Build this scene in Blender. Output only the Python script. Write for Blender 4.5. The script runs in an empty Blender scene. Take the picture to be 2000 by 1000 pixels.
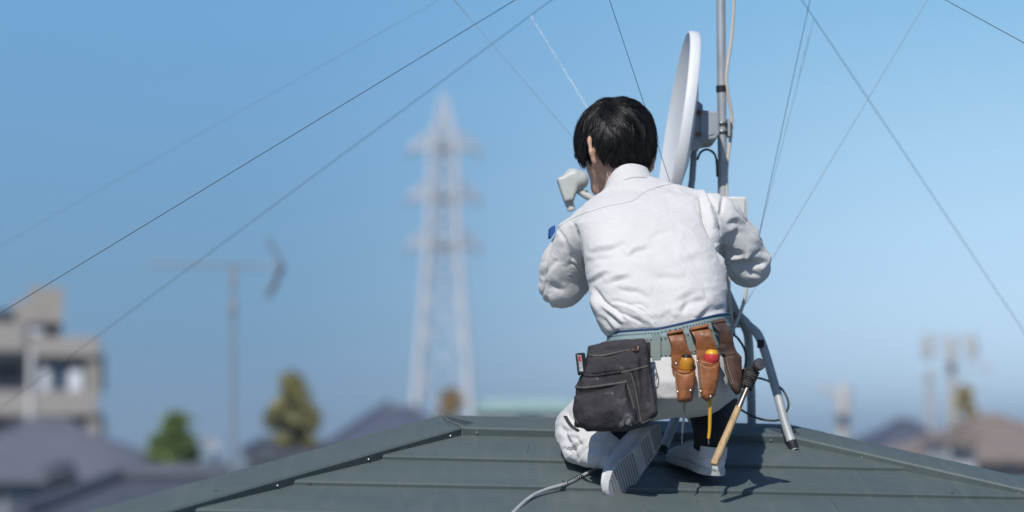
import bpy, math, random
import numpy as np
from mathutils import Vector, Matrix
random.seed(7); rng = np.random.default_rng(7)
sc = bpy.context.scene; C = sc.collection

# ------------------------------------------------------------------ camera, sky, sun, exposure
F = 4167.0; HY = 880.0                       # focal length in photo pixels, horizon row
PIT = math.atan((HY - 500) / F); CP, SP = math.cos(PIT), math.sin(PIT)
CAM = np.array([0.0, 0.0, 8.0]); FWD = np.array([0, CP, SP]); UP = np.array([0, -SP, CP]); RIGHT = np.array([1.0, 0, 0])
cd = bpy.data.cameras.new('camera'); cam = bpy.data.objects.new('camera', cd); C.objects.link(cam)
cam.location = CAM; cam.rotation_euler = (math.pi / 2 + PIT, 0, 0)
cd.sensor_width = 36; cd.lens = F * 36 / 2000; cd.clip_start = 0.05; cd.clip_end = 9000
cd.dof.use_dof = True; cd.dof.focus_distance = 5.06; cd.dof.aperture_fstop = 1.7; cd.dof.aperture_blades = 9
sc.camera = cam
SUN = np.array([0.32, 0.92, -1.0]); SUN = SUN / np.linalg.norm(SUN)        # direction the light travels
sun_el = math.asin(-SUN[2]); sun_az = math.atan2(-SUN[0], -SUN[1])            # towards the sun, from +Y clockwise
w = bpy.data.worlds.new('World'); sc.world = w; w.use_nodes = True
nt = w.node_tree; nt.nodes.clear()
sky = nt.nodes.new('ShaderNodeTexSky'); sky.sky_type = 'NISHITA'; sky.sun_disc = False
sky.sun_elevation = sun_el; sky.sun_rotation = sun_az; sky.altitude = 60; sky.air_density = 1.0; sky.dust_density = 0.6; sky.ozone_density = 1.6
bg = nt.nodes.new('ShaderNodeBackground'); bg.inputs['Strength'].default_value = 0.15
wo = nt.nodes.new('ShaderNodeOutputWorld')
wtc = nt.nodes.new('ShaderNodeTexCoord'); wmp = nt.nodes.new('ShaderNodeMapping'); wmp.inputs['Scale'].default_value = (1, 1, 0.45); wmp.inputs['Location'].default_value = (0, 0, 0.34)
nt.links.new(wtc.outputs['Generated'], wmp.inputs[0]); nt.links.new(wmp.outputs[0], sky.inputs[0])
sep = nt.nodes.new('ShaderNodeSeparateXYZ'); nt.links.new(wtc.outputs['Generated'], sep.inputs[0])
def mrange(sock, a, b, mode):
    n = nt.nodes.new('ShaderNodeMapRange'); n.interpolation_type = mode; n.inputs[1].default_value = a; n.inputs[2].default_value = b; nt.links.new(sock, n.inputs[0]); return n.outputs[0]
def cmix(f, a, b, blend='MIX'):
    n = nt.nodes.new('ShaderNodeMix'); n.data_type = 'RGBA'; n.blend_type = blend
    if isinstance(f, float): n.inputs[0].default_value = f
    else: nt.links.new(f, n.inputs[0])
    for k, q in ((6, a), (7, b)):
        if isinstance(q, tuple): n.inputs[k].default_value = (*q, 1)
        else: nt.links.new(q, n.inputs[k])
    return n.outputs[2]
fx = mrange(sep.outputs[0], -0.15, 0.25, 'SMOOTHSTEP'); fz = mrange(sep.outputs[2], 0.035, 0.20, 'LINEAR')
# thin bright veil of high haze to the right, greyer air near the left horizon
SKY = dict(TL=(0.871, 1.273, 1.298), TR=(1.438, 1.773, 1.539), BL=(0.754, 0.936, 0.847), BR=(3.190, 2.645, 1.926))
grade = cmix(fz, cmix(fx, SKY['BL'], SKY['BR']), cmix(fx, SKY['TL'], SKY['TR']))
grade = cmix(mrange(sep.outputs[2], 0.22, 0.42, 'SMOOTHSTEP'), grade, (0.30, 0.40, 0.54))     # deeper blue overhead
grade = cmix(mrange(sep.outputs[1], 0.55, 0.10, 'SMOOTHSTEP'), grade, (0.30, 0.40, 0.54))
vx = type('o', (), {'outputs': [None, None, cmix(1.0, sky.outputs[0], grade, 'MULTIPLY')]})
nt.links.new(vx.outputs[2], bg.inputs[0]); nt.links.new(bg.outputs[0], wo.inputs[0])
sl = bpy.data.lights.new('sun', 'SUN'); sl.energy = 3.75; sl.angle = math.radians(0.53); sl.color = (1.0, 0.965, 0.915)
so = bpy.data.objects.new('sun', sl); C.objects.link(so); so.location = (-3, -8, 20)
so.rotation_euler = Vector(SUN).to_track_quat('-Z', 'Y').to_euler()
sc.view_settings.view_transform = 'Standard'; sc.view_settings.look = 'None'; sc.view_settings.exposure = 0.0; sc.view_settings.gamma = 1.0
sc.render.engine = 'CYCLES'; sc.cycles.use_denoising = True
sc.cycles.max_bounces = 6; sc.cycles.volume_bounces = 0; sc.cycles.volume_step_rate = 4

# ------------------------------------------------------------------ helpers
def P(u, v, Y):
    a = (u - 1000) / F; b = -(v - 500) / F
    d = FWD + RIGHT * a + UP * b
    return CAM + d * (Y / d[1])
def proj(V):
    V = np.asarray(V, float) - CAM
    d = V @ FWD
    return np.stack([1000 + F * (V @ RIGHT) / d, 500 - F * (V @ UP) / d], -1)
def px(n, Y): return n * Y / F
def unit(v): v = np.asarray(v, float); return v / np.linalg.norm(v)

def perlin(p, seed=0):
    p = np.asarray(p, float); i = np.floor(p).astype(np.int64); f = p - i; u = f * f * f * (f * (f * 6 - 15) + 10)
    def g(o):
        q = i + np.array(o)
        h = (q[:, 0] * 73856093) ^ (q[:, 1] * 19349663) ^ (q[:, 2] * 83492791) ^ (seed * 2654435761)
        h = (h ^ (h >> 13)) * 1274126177; h = (h ^ (h >> 16)) & 1023
        a = h / 1024.0 * 2 * np.pi; z = ((h * 7919) % 1024) / 512.0 - 1; r = np.sqrt(np.clip(1 - z * z, 0, 1))
        d = f - np.array(o); return d[:, 0] * r * np.cos(a) + d[:, 1] * r * np.sin(a) + d[:, 2] * z
    def L(a, b, t): return a + (b - a) * t
    x, y, z = u.T
    return L(L(L(g((0, 0, 0)), g((1, 0, 0)), x), L(g((0, 1, 0)), g((1, 1, 0)), x), y), L(L(g((0, 0, 1)), g((1, 0, 1)), x), L(g((0, 1, 1)), g((1, 1, 1)), x), y), z)

MATS = {}
def mat(name, col, rough=0.6, metal=0.0, col2=None, scale=8.0, amt=0.5, bump=0.0, bscale=60.0, spec=0.5, stretch=(1, 1, 1), detail=5.0, sheen=0.0, lo=0.4, hi=0.65, sss=0.0, coat=0.0):
    if name in MATS: return MATS[name]
    m = bpy.data.materials.new(name); m.use_nodes = True; t = m.node_tree; b = t.nodes['Principled BSDF']
    b.inputs['Base Color'].default_value = (*col, 1); b.inputs['Roughness'].default_value = rough; b.inputs['Metallic'].default_value = metal
    b.inputs['Specular IOR Level'].default_value = spec
    if sheen: b.inputs['Sheen Weight'].default_value = sheen
    if coat: b.inputs['Coat Weight'].default_value = coat; b.inputs['Coat Roughness'].default_value = 0.2
    if sss: b.inputs['Subsurface Weight'].default_value = sss; b.inputs['Subsurface Radius'].default_value = (0.01, 0.004, 0.002); b.inputs['Subsurface Scale'].default_value = 0.5
    tc = t.nodes.new('ShaderNodeTexCoord'); mp = t.nodes.new('ShaderNodeMapping'); mp.inputs['Scale'].default_value = stretch
    t.links.new(tc.outputs['Object'], mp.inputs[0])
    if col2 is not None:
        n = t.nodes.new('ShaderNodeTexNoise'); n.inputs['Scale'].default_value = scale; n.inputs['Detail'].default_value = detail; n.inputs['Roughness'].default_value = 0.62
        r = t.nodes.new('ShaderNodeMapRange'); r.inputs[1].default_value = lo; r.inputs[2].default_value = hi; r.inputs[4].default_value = amt
        x = t.nodes.new('ShaderNodeMix'); x.data_type = 'RGBA'; x.inputs[6].default_value = (*col, 1); x.inputs[7].default_value = (*col2, 1)
        t.links.new(mp.outputs[0], n.inputs['Vector']); t.links.new(n.outputs[0], r.inputs[0]); t.links.new(r.outputs[0], x.inputs[0]); t.links.new(x.outputs[2], b.inputs['Base Color'])
    if bump:
        n = t.nodes.new('ShaderNodeTexNoise'); n.inputs['Scale'].default_value = bscale; n.inputs['Detail'].default_value = 4
        bp = t.nodes.new('ShaderNodeBump'); bp.inputs['Strength'].default_value = 1.0; bp.inputs['Distance'].default_value = bump
        t.links.new(mp.outputs[0], n.inputs['Vector']); t.links.new(n.outputs[0], bp.inputs['Height']); t.links.new(bp.outputs[0], b.inputs['Normal'])
    MATS[name] = m; return m

class MB:
    """collects verts / faces (world coordinates) for ONE mesh"""
    def __init__(s): s.v = []; s.f = []; s.n = 0
    def add(s, v, f):
        v = np.asarray(v, float); s.v.append(v); s.f += [tuple(int(i) + s.n for i in q) for q in f]; s.n += len(v); return s
    def tube(s, pts, r, seg=10, smooth=0, cap=True, flat=1.0):
        pts = np.asarray(pts, float); r = np.broadcast_to(np.asarray(r, float), (len(pts),)).copy()
        if smooth: pts, r = catmull(pts, r, smooth)
        n = len(pts); T = np.gradient(pts, axis=0); T /= np.linalg.norm(T, axis=1)[:, None] + 1e-12
        a = np.array([0, 0, 1.0]) if abs(T[0][2]) < 0.9 else np.array([1.0, 0, 0])
        N = unit(np.cross(T[0], a)); V = []; th = np.arange(seg) / seg * 2 * np.pi
        for i in range(n):
            N = N - T[i] * (N @ T[i]); N = unit(N); B = np.cross(T[i], N)
            V.append(pts[i] + r[i] * (np.cos(th)[:, None] * N + flat * np.sin(th)[:, None] * B))
        V = np.concatenate(V); Fc = []
        for i in range(n - 1):
            for k in range(seg):
                k2 = (k + 1) % seg; Fc.append((i * seg + k, i * seg + k2, (i + 1) * seg + k2, (i + 1) * seg + k))
        if cap: Fc.append(tuple(range(seg))[::-1]); Fc.append(tuple((n - 1) * seg + k for k in range(seg)))
        return s.add(V, Fc)
    def rings(s, R, cap=True, closed=False):
        m = len(R[0]); V = np.concatenate([np.asarray(r, float) for r in R]); Fc = []
        n = len(R)
        for i in range(n if closed else n - 1):
            j = (i + 1) % n
            for k in range(m):
                k2 = (k + 1) % m; Fc.append((i * m + k, i * m + k2, j * m + k2, j * m + k))
        if cap and not closed: Fc.append(tuple(range(m))[::-1]); Fc.append(tuple((n - 1) * m + k for k in range(m)))
        return s.add(V, Fc)
    def lathe(s, c, ax, prof, seg=20):
        ax = unit(ax); a = np.array([0, 0, 1.0]) if abs(ax[2]) < 0.9 else np.array([1.0, 0, 0]); N = unit(np.cross(ax, a)); B = np.cross(ax, N)
        th = np.arange(seg) / seg * 2 * np.pi; ring = np.cos(th)[:, None] * N + np.sin(th)[:, None] * B
        return s.rings([np.asarray(c) + ax * h + ring * max(r, 1e-4) for r, h in prof])
    def box(s, c, half, M=None):
        M = np.eye(3) if M is None else M
        V = [np.asarray(c) + M @ (np.array(half) * np.array(q)) for q in [(-1, -1, -1), (1, -1, -1), (1, 1, -1), (-1, 1, -1), (-1, -1, 1), (1, -1, 1), (1, 1, 1), (-1, 1, 1)]]
        return s.add(V, [(3, 2, 1, 0), (4, 5, 6, 7), (0, 1, 5, 4), (1, 2, 6, 5), (2, 3, 7, 6), (3, 0, 4, 7)])
    def bbox(s, lo, hi): lo = np.array(lo, float); hi = np.array(hi, float); return s.box((lo + hi) / 2, (hi - lo) / 2)
    def bar(s, a, b, wd, ht=None):
        a = np.asarray(a, float); b = np.asarray(b, float); d = unit(b - a); q = np.array([0, 0, 1.0]) if abs(d[2]) < 0.95 else np.array([0, 1.0, 0])
        x = unit(np.cross(d, q)); y = np.cross(x, d)
        return s.box((a + b) / 2, (wd / 2, np.linalg.norm(b - a) / 2, (ht or wd) / 2), np.stack([x, d, y], 1))
    def prism(s, poly, d):
        """poly: list of 3D points, extruded by vector d"""
        p = np.asarray(poly, float); n = len(p); V = np.concatenate([p, p + np.asarray(d)])
        return s.add(V, [tuple(range(n)), tuple(range(2 * n - 1, n - 1, -1))] + [(i, n + i, n + (i + 1) % n, (i + 1) % n) for i in range(n)])
    def build(s, name, material, parent=None, smooth=False, bevel=0.0, seg=2, root=None, angle=40):
        V = np.concatenate(s.v)
        return link_mesh(name, V, s.f, material, parent, smooth, bevel, seg, angle)

def wloc(o):
    p = np.zeros(3)
    while o is not None: p = p + np.array(o.location); o = o.parent
    return p
def link_mesh(name, V, Fc, material, parent=None, smooth=False, bevel=0.0, seg=2, angle=40):
    V = np.asarray(V, float)
    if parent is None:
        loc = np.array([V[:, 0].mean(), V[:, 1].mean(), V[:, 2].min()]); loc_local = loc
    else: loc = wloc(parent); loc_local = np.zeros(3)
    me = bpy.data.meshes.new(name); me.from_pydata((V - loc).tolist(), [], [tuple(f) for f in Fc])
    mats = material if isinstance(material, list) else [material]
    for m in mats: me.materials.append(m)
    o = bpy.data.objects.new(name, me); C.objects.link(o); o.location = loc_local
    if parent is not None: o.parent = parent
    import bmesh
    bm = bmesh.new(); bm.from_mesh(me); bmesh.ops.recalc_face_normals(bm, faces=bm.faces); bm.to_mesh(me); bm.free()
    if bevel:
        b = o.modifiers.new('bevel', 'BEVEL'); b.width = bevel; b.segments = seg; b.limit_method = 'ANGLE'; b.angle_limit = math.radians(35)
        smooth = True
    if smooth:
        me.polygons.foreach_set('use_smooth', [True] * len(me.polygons))
        try: me.set_sharp_from_angle(angle=math.radians(angle))
        except Exception: pass
    return o
def catmull(p, r, k):
    p = np.asarray(p, float); P0 = np.vstack([2 * p[0] - p[1], p, 2 * p[-1] - p[-2]]); out = []; ro = []
    for i in range(len(p) - 1):
        a, b, c, d = P0[i:i + 4]
        for t in np.arange(k) / k:
            out.append(0.5 * (2 * b + (c - a) * t + (2 * a - 5 * b + 4 * c - d) * t * t + (3 * b - a - 3 * c + d) * t ** 3)); ro.append(r[i] + (r[i + 1] - r[i]) * t)
    out.append(p[-1]); ro.append(r[-1]); return np.array(out), np.array(ro)
def tag(o, label, cat, group=None, kind=None):
    if label: o['label'] = label
    if cat: o['category'] = cat
    if group: o['group'] = group
    if kind: o['kind'] = kind
    return o
def thing(name, loc, label, cat, group=None):
    o = bpy.data.objects.new(name, None); o.empty_display_size = 0.1; C.objects.link(o); o.location = Vector([float(x) for x in loc]); return tag(o, label, cat, group)

# ---- signed-distance volumes -> one continuous mesh (surface nets)
class Vol:
    def __init__(s, lo, hi, h):
        s.lo = np.array(lo, float); s.h = h; s.n = np.ceil((np.array(hi) - s.lo) / h).astype(int) + 1
        s.a = np.full(s.n, 0.2, np.float32); s.ax = [s.lo[i] + h * np.arange(s.n[i]) for i in range(3)]
    def reg(s, lo, hi):
        i0 = np.clip(np.floor((np.array(lo) - s.lo) / s.h).astype(int), 0, s.n - 1); i1 = np.clip(np.ceil((np.array(hi) - s.lo) / s.h).astype(int) + 1, 1, s.n)
        sl = tuple(slice(a, b) for a, b in zip(i0, i1)); return sl, s.ax[0][sl[0]][:, None, None], s.ax[1][sl[1]][None, :, None], s.ax[2][sl[2]][None, None, :]
    def put(s, sl, d, k):
        a = s.a[sl]
        if k > 0: h = np.maximum(k - np.abs(a - d), 0) / k; s.a[sl] = np.minimum(a, d) - h * h * k / 4
        else: s.a[sl] = np.minimum(a, d)
    def cone(s, A, B, ra, rb, k=0.012):
        A = np.asarray(A, float); B = np.asarray(B, float); m = max(ra, rb) + k + 4 * s.h
        sl, X, Y, Z = s.reg(np.minimum(A, B) - m, np.maximum(A, B) + m); D = B - A; L2 = max(D @ D, 1e-12)
        t = np.clip(((X - A[0]) * D[0] + (Y - A[1]) * D[1] + (Z - A[2]) * D[2]) / L2, 0, 1)
        d = np.sqrt((X - A[0] - t * D[0]) ** 2 + (Y - A[1] - t * D[1]) ** 2 + (Z - A[2] - t * D[2]) ** 2) - (ra + (rb - ra) * t)
        s.put(sl, d.astype(np.float32), k); return s
    def path(s, pts, r, k=0.012):
        for i in range(len(pts) - 1): s.cone(pts[i], pts[i + 1], r[i], r[i + 1], k)
        return s
    def ell(s, c, rad, k=0.012, M=None):
        c = np.asarray(c, float); rad = np.asarray(rad, float); M = np.eye(3) if M is None else M; m = rad.max() + k + 4 * s.h
        sl, X, Y, Z = s.reg(c - m, c + m); q = [(M[0, j] * (X - c[0]) + M[1, j] * (Y - c[1]) + M[2, j] * (Z - c[2])) / rad[j] for j in range(3)]
        k0 = np.sqrt(sum(x * x for x in q)); k1 = np.sqrt(sum((x / r) ** 2 for x, r in zip(q, rad))) + 1e-9
        s.put(sl, (k0 * (k0 - 1) / k1).astype(np.float32), k); return s
    def loft(s, st, k=0.02, n=2.4):
        """horizontal sections (z, cx, cy, a, b)"""
        st = np.array(sorted(st, key=lambda q: q[0])); z0, z1 = st[0, 0], st[-1, 0]; m = k + 4 * s.h; ex = st[:, 3:].max() + m
        sl, X, Y, Z = s.reg([st[:, 1].min() - ex, st[:, 2].min() - ex, z0 - m], [st[:, 1].max() + ex, st[:, 2].max() + ex, z1 + m])
        zz = Z[0, 0]; f = [np.interp(zz, st[:, 0], st[:, j])[None, None, :] for j in range(1, 5)]
        g = ((np.abs(X - f[0]) / f[2]) ** n + (np.abs(Y - f[1]) / f[3]) ** n) ** (1 / n)
        d = np.maximum((g - 1) * np.minimum(f[2], f[3]), np.maximum(Z - z1, z0 - Z)); s.put(sl, d.astype(np.float32), k); return s
    def prism(s, poly, yc, ht, r=0.008, k=0.006, slope=0.0, xr=0.0, bulge=0.0):
        """poly in (x,z); slab |y-(yc+slope*(x-xr))|<ht, rounded"""
        poly = np.asarray(poly, float); m = r + k + 4 * s.h; lo = poly.min(0) - m; hi = poly.max(0) + m; ex = abs(slope) * (hi[0] - lo[0]) + ht + m + bulge
        sl, X, Y, Z = s.reg([lo[0], yc - ex, lo[1]], [hi[0], yc + ex, hi[1]]); d2 = poly2(X[:, 0, 0], Z[0, 0], poly)
        dy = np.abs(Y - yc - slope * (X - xr)) * math.cos(math.atan(slope)) - ht
        if bulge: dy = dy - bulge * np.sqrt(np.clip(-d2 / 0.05, 0, 1))[:, None, :]
        a = d2[:, None, :] + r; b = dy + r
        d = np.minimum(np.maximum(a, b), 0) + np.sqrt(np.maximum(a, 0) ** 2 + np.maximum(b, 0) ** 2) - r
        s.put(sl, d.astype(np.float32), k); return s
    def mesh(s, relax=1):
        a = s.a; neg = a < 0; n = s.n
        c = np.zeros(tuple(n - 1), np.int8); cs = [(i, j, k) for i in (0, 1) for j in (0, 1) for k in (0, 1)]
        for i, j, k in cs: c += neg[i:n[0] - 1 + i, j:n[1] - 1 + j, k:n[2] - 1 + k]
        act = np.argwhere((c > 0) & (c < 8)); idx = np.full(tuple(n - 1), -1, np.int64); idx[tuple(act.T)] = np.arange(len(act))
        acc = np.zeros((len(act), 3)); cnt = np.zeros(len(act))
        for p in cs:
            for x in range(3):
                if p[x]: continue
                q = list(p); q[x] = 1; va = a[tuple((act + p).T)]; vb = a[tuple((act + q).T)]; cr = (va < 0) != (vb < 0)
                t = np.where(cr, va / np.where(va == vb, 1, va - vb), 0); pos = np.array(p, float)[None] + np.zeros((len(act), 3)); pos[:, x] += t
                acc += pos * cr[:, None]; cnt += cr
        V = s.lo + s.h * (act + acc / cnt[:, None]); Q = []
        for x in range(3):
            y, z = (x + 1) % 3, (x + 2) % 3; sa = [slice(None)] * 3; sb = [slice(None)] * 3; sa[x] = slice(0, n[x] - 1); sb[x] = slice(1, n[x])
            e = np.argwhere(neg[tuple(sa)] != neg[tuple(sb)]); e = e[(e[:, y] > 0) & (e[:, z] > 0) & (e[:, y] < n[y] - 1) & (e[:, z] < n[z] - 1)]
            dy = np.zeros(3, int); dy[y] = 1; dz = np.zeros(3, int); dz[z] = 1
            q = np.stack([idx[tuple(t.T)] for t in (e - dy - dz, e - dz, e, e - dy)], 1); fl = neg[tuple(e.T)]; q[~fl] = q[~fl][:, ::-1]; Q.append(q)
        Q = np.concatenate(Q); return V, Q[(Q >= 0).all(1)]
def poly2(xs, zs, p):
    X = xs[:, None]; Z = zs[None, :]; d = np.full((len(xs), len(zs)), 1e9); sg = np.ones_like(d); n = len(p)
    for i in range(n):
        a, b = p[i], p[i - 1]; e = b - a; wx = X - a[0]; wz = Z - a[1]; t = np.clip((wx * e[0] + wz * e[1]) / (e @ e), 0, 1)
        d = np.minimum(d, (wx - e[0] * t) ** 2 + (wz - e[1] * t) ** 2)
        c1 = Z >= a[1]; c2 = Z < b[1]; c3 = e[0] * wz > e[1] * wx; fl = (c1 & c2 & c3) | (~c1 & ~c2 & ~c3); sg = np.where(fl, -sg, sg)
    return sg * np.sqrt(d)
def vnormals(V, Q):
    N = np.zeros_like(V); fn = np.cross(V[Q[:, 2]] - V[Q[:, 0]], V[Q[:, 3]] - V[Q[:, 1]])
    for j in range(4): np.add.at(N, Q[:, j], fn)
    return N / (np.linalg.norm(N, axis=1)[:, None] + 1e-12)
def relax(V, Q, it=2, lam=0.5):
    E = np.concatenate([Q[:, [0, 1]], Q[:, [1, 2]], Q[:, [2, 3]], Q[:, [3, 0]]]); cnt = np.bincount(E[:, 0], minlength=len(V)) + np.bincount(E[:, 1], minlength=len(V))
    for _ in range(it):
        S = np.zeros_like(V)
        for c in range(3): S[:, c] = np.bincount(E[:, 0], V[E[:, 1], c], len(V)) + np.bincount(E[:, 1], V[E[:, 0], c], len(V))
        V = V + lam * (S / np.maximum(cnt, 1)[:, None] - V)
    return V
FK = 1.35
def fold(UV, H, pts, wd, h, groove=0.0, side=1, mask=None, flat=False):
    """adds a cloth fold to the height field H: pts in photo pixels only locate it on the body"""
    p = np.asarray(pts, float)
    if len(p) > 2: p, _ = catmull(p, np.zeros(len(p)), 6)
    seg = np.diff(p, axis=0); L = np.linalg.norm(seg, axis=1); cum = np.concatenate([[0], np.cumsum(L)])
    sel = np.where(((UV > p.min(0) - wd * 4) & (UV < p.max(0) + wd * 4)).all(1) & (mask if mask is not None else True))[0]
    if len(sel) == 0: return
    q = UV[sel]; best = np.full(len(q), 1e9); sd = np.zeros(len(q)); tt = np.zeros(len(q))
    for i in range(len(seg)):
        wv = q - p[i]; t = np.clip((wv @ seg[i]) / (L[i] ** 2 + 1e-9), 0, 1); dv = wv - t[:, None] * seg[i]; dd = np.linalg.norm(dv, axis=1); b = dd < best
        cr = seg[i][0] * wv[:, 1] - seg[i][1] * wv[:, 0]
        best = np.where(b, dd, best); sd = np.where(b, np.sign(cr) * dd, sd); tt = np.where(b, (cum[i] + t * L[i]) / cum[-1], tt)
    env = 1.0 if flat else np.clip(np.sin(np.pi * np.clip(tt, 0.0, 1)), 0, 1) ** 0.6
    if flat or not groove: H[sel] += h * env * np.exp(-(sd / wd) ** 2); return
    x = sd * side                                                        # gentle rise, sharp fall into the crease
    nz = .55 + .9 * perlin(np.stack([q[:, 0] / 34, q[:, 1] / 34, np.full(len(q), p[0, 0] * .37)], 1), 3)     # uneven along its length
    x = x + 5.0 * perlin(np.stack([q[:, 0] / 26, q[:, 1] / 26, np.full(len(q), p[0, 1] * .31)], 1), 5)
    H[sel] += h * FK * env * nz * np.where(x > 0, np.exp(-(x / (wd * .85)) ** 2), np.exp(-np.abs(x / (wd * 2.2)) ** 1.5))
    H[sel] -= groove * FK * env * nz * np.exp(-((x - wd * 1.25) / (wd * 0.75)) ** 2)

# ------------------------------------------------------------------ the house and its metal roof
RHO, PSI, TH, RL = 0.02359, 0.18349, 0.26121, 0.9234
def unroll(V, vec=False):
    V = np.asarray(V, float) - (0 if vec else CAM); x, y, d = V @ RIGHT, V @ UP, V @ FWD; cr, sr = math.cos(RHO), math.sin(RHO)
    return (0 if vec else CAM) + (x * cr + y * sr) * RIGHT + (-x * sr + y * cr) * UP + d * FWD
R0 = P(861.5, 810.6, 5.45)
rv = unroll([math.cos(PSI), math.sin(PSI), 0], True); nv = unroll([math.sin(PSI), -math.cos(PSI), 0], True); zv = unroll([0, 0, 1.0], True)
R1 = R0 + rv * RL; TT = math.tan(TH)
DROP = 0.026; LF = 0.6
NL = unit(np.cross(-rv + nv - zv * TT, -rv * LF - nv - zv * TT)); NL = NL if NL[2] > 0 else -NL
def rp(a, d, side='near', lift=0.0):
    """point on a roof plane: a along ridge direction, d plan distance down the slope"""
    ou = {'near': nv, 'far': -nv, 'left': -rv, 'right': rv}[side]
    base = R0 if side != 'right' else R1
    if side == 'left':      # a = -d (near hip) .. d (far hip); the back hip runs more steeply back
        t = (a / d + 1) / 2 if d > 1e-6 else .5
        q = (-rv + nv) * d * (1 - t) + (-rv * LF - nv) * d * t
        return R0 + q - zv * (d * TT + DROP) + NL * lift
    return base + (rv if side in ('near', 'far') else nv) * a + ou * d - zv * (d * TT + DROP) + unit(ou * TT + zv) * lift
NRM = unit(nv * TT + zv); RO = R0 - zv * DROP
def RP(u, v, lift=0.0):
    d = P(u, v, 1.0) - CAM; O = RO + NRM * lift; t = ((O - CAM) @ NRM) / (d @ NRM); return CAM + d * t
def slope_d(p): return (p - R0) @ nv
def roof_paint():
    m = bpy.data.materials.new('painted_roof_metal'); m.use_nodes = True; t = m.node_tree; b = t.nodes['Principled BSDF']; N_ = t.nodes.new; Lk = t.links.new
    tc = N_('ShaderNodeTexCoord')
    def noise(sc, det, st, a, c_):
        mp = N_('ShaderNodeMapping'); mp.inputs['Scale'].default_value = st; Lk(tc.outputs['Object'], mp.inputs[0]); n = N_('ShaderNodeTexNoise'); n.inputs['Scale'].default_value = sc; n.inputs['Detail'].default_value = det; n.inputs['Roughness'].default_value = .6; Lk(mp.outputs[0], n.inputs['Vector'])
        r = N_('ShaderNodeMapRange'); r.inputs[1].default_value = a; r.inputs[2].default_value = c_; Lk(n.outputs[0], r.inputs[0]); return r.outputs[0]
    def mix(f, a, c_):
        x = N_('ShaderNodeMix'); x.data_type = 'RGBA'; Lk(f, x.inputs[0])
        for k, q in ((6, a), (7, c_)):
            if isinstance(q, tuple): x.inputs[k].default_value = (*q, 1)
            else: Lk(q, x.inputs[k])
        return x.outputs[2]
    col = mix(noise(2.2, 6, (1, 2, 1), .35, .68), (0.090, 0.118, 0.114), (0.110, 0.140, 0.134))
    streak = noise(9, 6, (5, .4, .4), .50, .78); col = mix(streak, col, (0.128, 0.148, 0.142))             # chalky run marks down the slope
    dust = noise(160, 3, (1, 1, 1), .66, .74); col = mix(dust, col, (0.20, 0.205, 0.19))
    spots = noise(38, 2, (1, 1, 1), .73, .77); col = mix(spots, col, (0.045, 0.052, 0.046))
    Lk(col, b.inputs['Base Color']); rr = N_('ShaderNodeMapRange'); rr.inputs[3].default_value = .36; rr.inputs[4].default_value = .58; Lk(noise(6, 6, (1, 1, 1), .3, .7), rr.inputs[0]); Lk(rr.outputs[0], b.inputs['Roughness'])
    bp = N_('ShaderNodeBump'); bp.inputs['Distance'].default_value = .0022; Lk(noise(3.5, 2, (1, 2.2, 1), 0, 1), bp.inputs['Height']); bp2 = N_('ShaderNodeBump'); bp2.inputs['Distance'].default_value = .00025; Lk(noise(240, 2, (1, 1, 1), 0, 1), bp2.inputs['Height']); Lk(bp.outputs[0], bp2.inputs['Normal']); Lk(bp2.outputs[0], b.inputs['Normal'])
    return m
m_roof = roof_paint()
m_dark = mat('dark_gap', (0.012, 0.013, 0.014), 0.8)
m_wall = mat('house_render', (0.5, 0.48, 0.43), 0.85, 0, (0.42, 0.4, 0.36), 2.0, 0.6, 0.001, 120)
house = thing('house', (R0[0] + 0.4, R0[1], 0), 'house under the worker, with dark green stepped metal hip roof', 'house')
ds = [slope_d(RP(1000, 894, .012)), slope_d(RP(1260, 951.5, .012)), slope_d(RP(430, 994, .012))]
step = 0.5 * (ds[2] - ds[0]); DMAX = 3.5
dl = [0.0] + [ds[0] + i * step for i in range(40) if ds[0] + i * step < DMAX]
b = MB()
for side in ('near', 'far', 'left', 'right'):
    hipd = side in ('left', 'right')
    for k in range(1, len(dl)):
        d0, d1 = dl[k - 1] - 0.02 * (k > 1), dl[k]
        ends = lambda d: ((-d, d) if hipd else (-d * (LF if side == 'far' else 1), RL + d))
        d0 = max(d0, 0.001); prof = [(d0, 0.0), (d1 - 0.008, 0.0125), (d1 - 0.002, 0.0115), (d1, 0.008), (d1, 0.001), (d1 - 0.007, 0.000)]
        na = 24; rows = []
        for d, l in prof:
            a0, a1 = ends(d); rows.append([rp(a0 + (a1 - a0) * i / na, d, side, l) for i in range(na + 1)])
        m = na + 1
        b.add(np.concatenate(rows), [(i * m + j, i * m + j + 1, (i + 1) * m + j + 1, (i + 1) * m + j) for i in range(len(rows) - 1) for j in range(na)])
roof = b.build('roof', m_roof, house, True, angle=25)
b = MB()
for side in ('near', 'far', 'left', 'right'):
    hipd = side in ('left', 'right'); d = DMAX - .02
    q = [rp(0, 0, side, -.012), rp(-d * (LF if side == 'far' else 1), d, side, -.012), rp(d if hipd else RL + d, d, side, -.012), rp(0 if hipd else RL, 0, side, -.012)]
    b.add(q, [(0, 1, 2, 3)] if not hipd else [(0, 1, 2)])
b.build('roof_underlay', m_dark, roof)
# rusty drip line under each course front edge
m_rust = mat('rusty_edge', (0.05, 0.03, 0.022), 0.8, 0, (0.02, 0.02, 0.02), 30, 0.9)
b = MB()
for k in range(1, 7):
    d = dl[k]; b.prism([rp(-d + .05, d - .004, 'near', -.004), rp(RL + d - .05, d - .004, 'near', -.004), rp(RL + d - .05, d + .003, 'near', -.0045), rp(-d + .05, d + .003, 'near', -.0045)], NRM * 0.0035)
b.build('rust_line', m_rust, roof)
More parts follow.
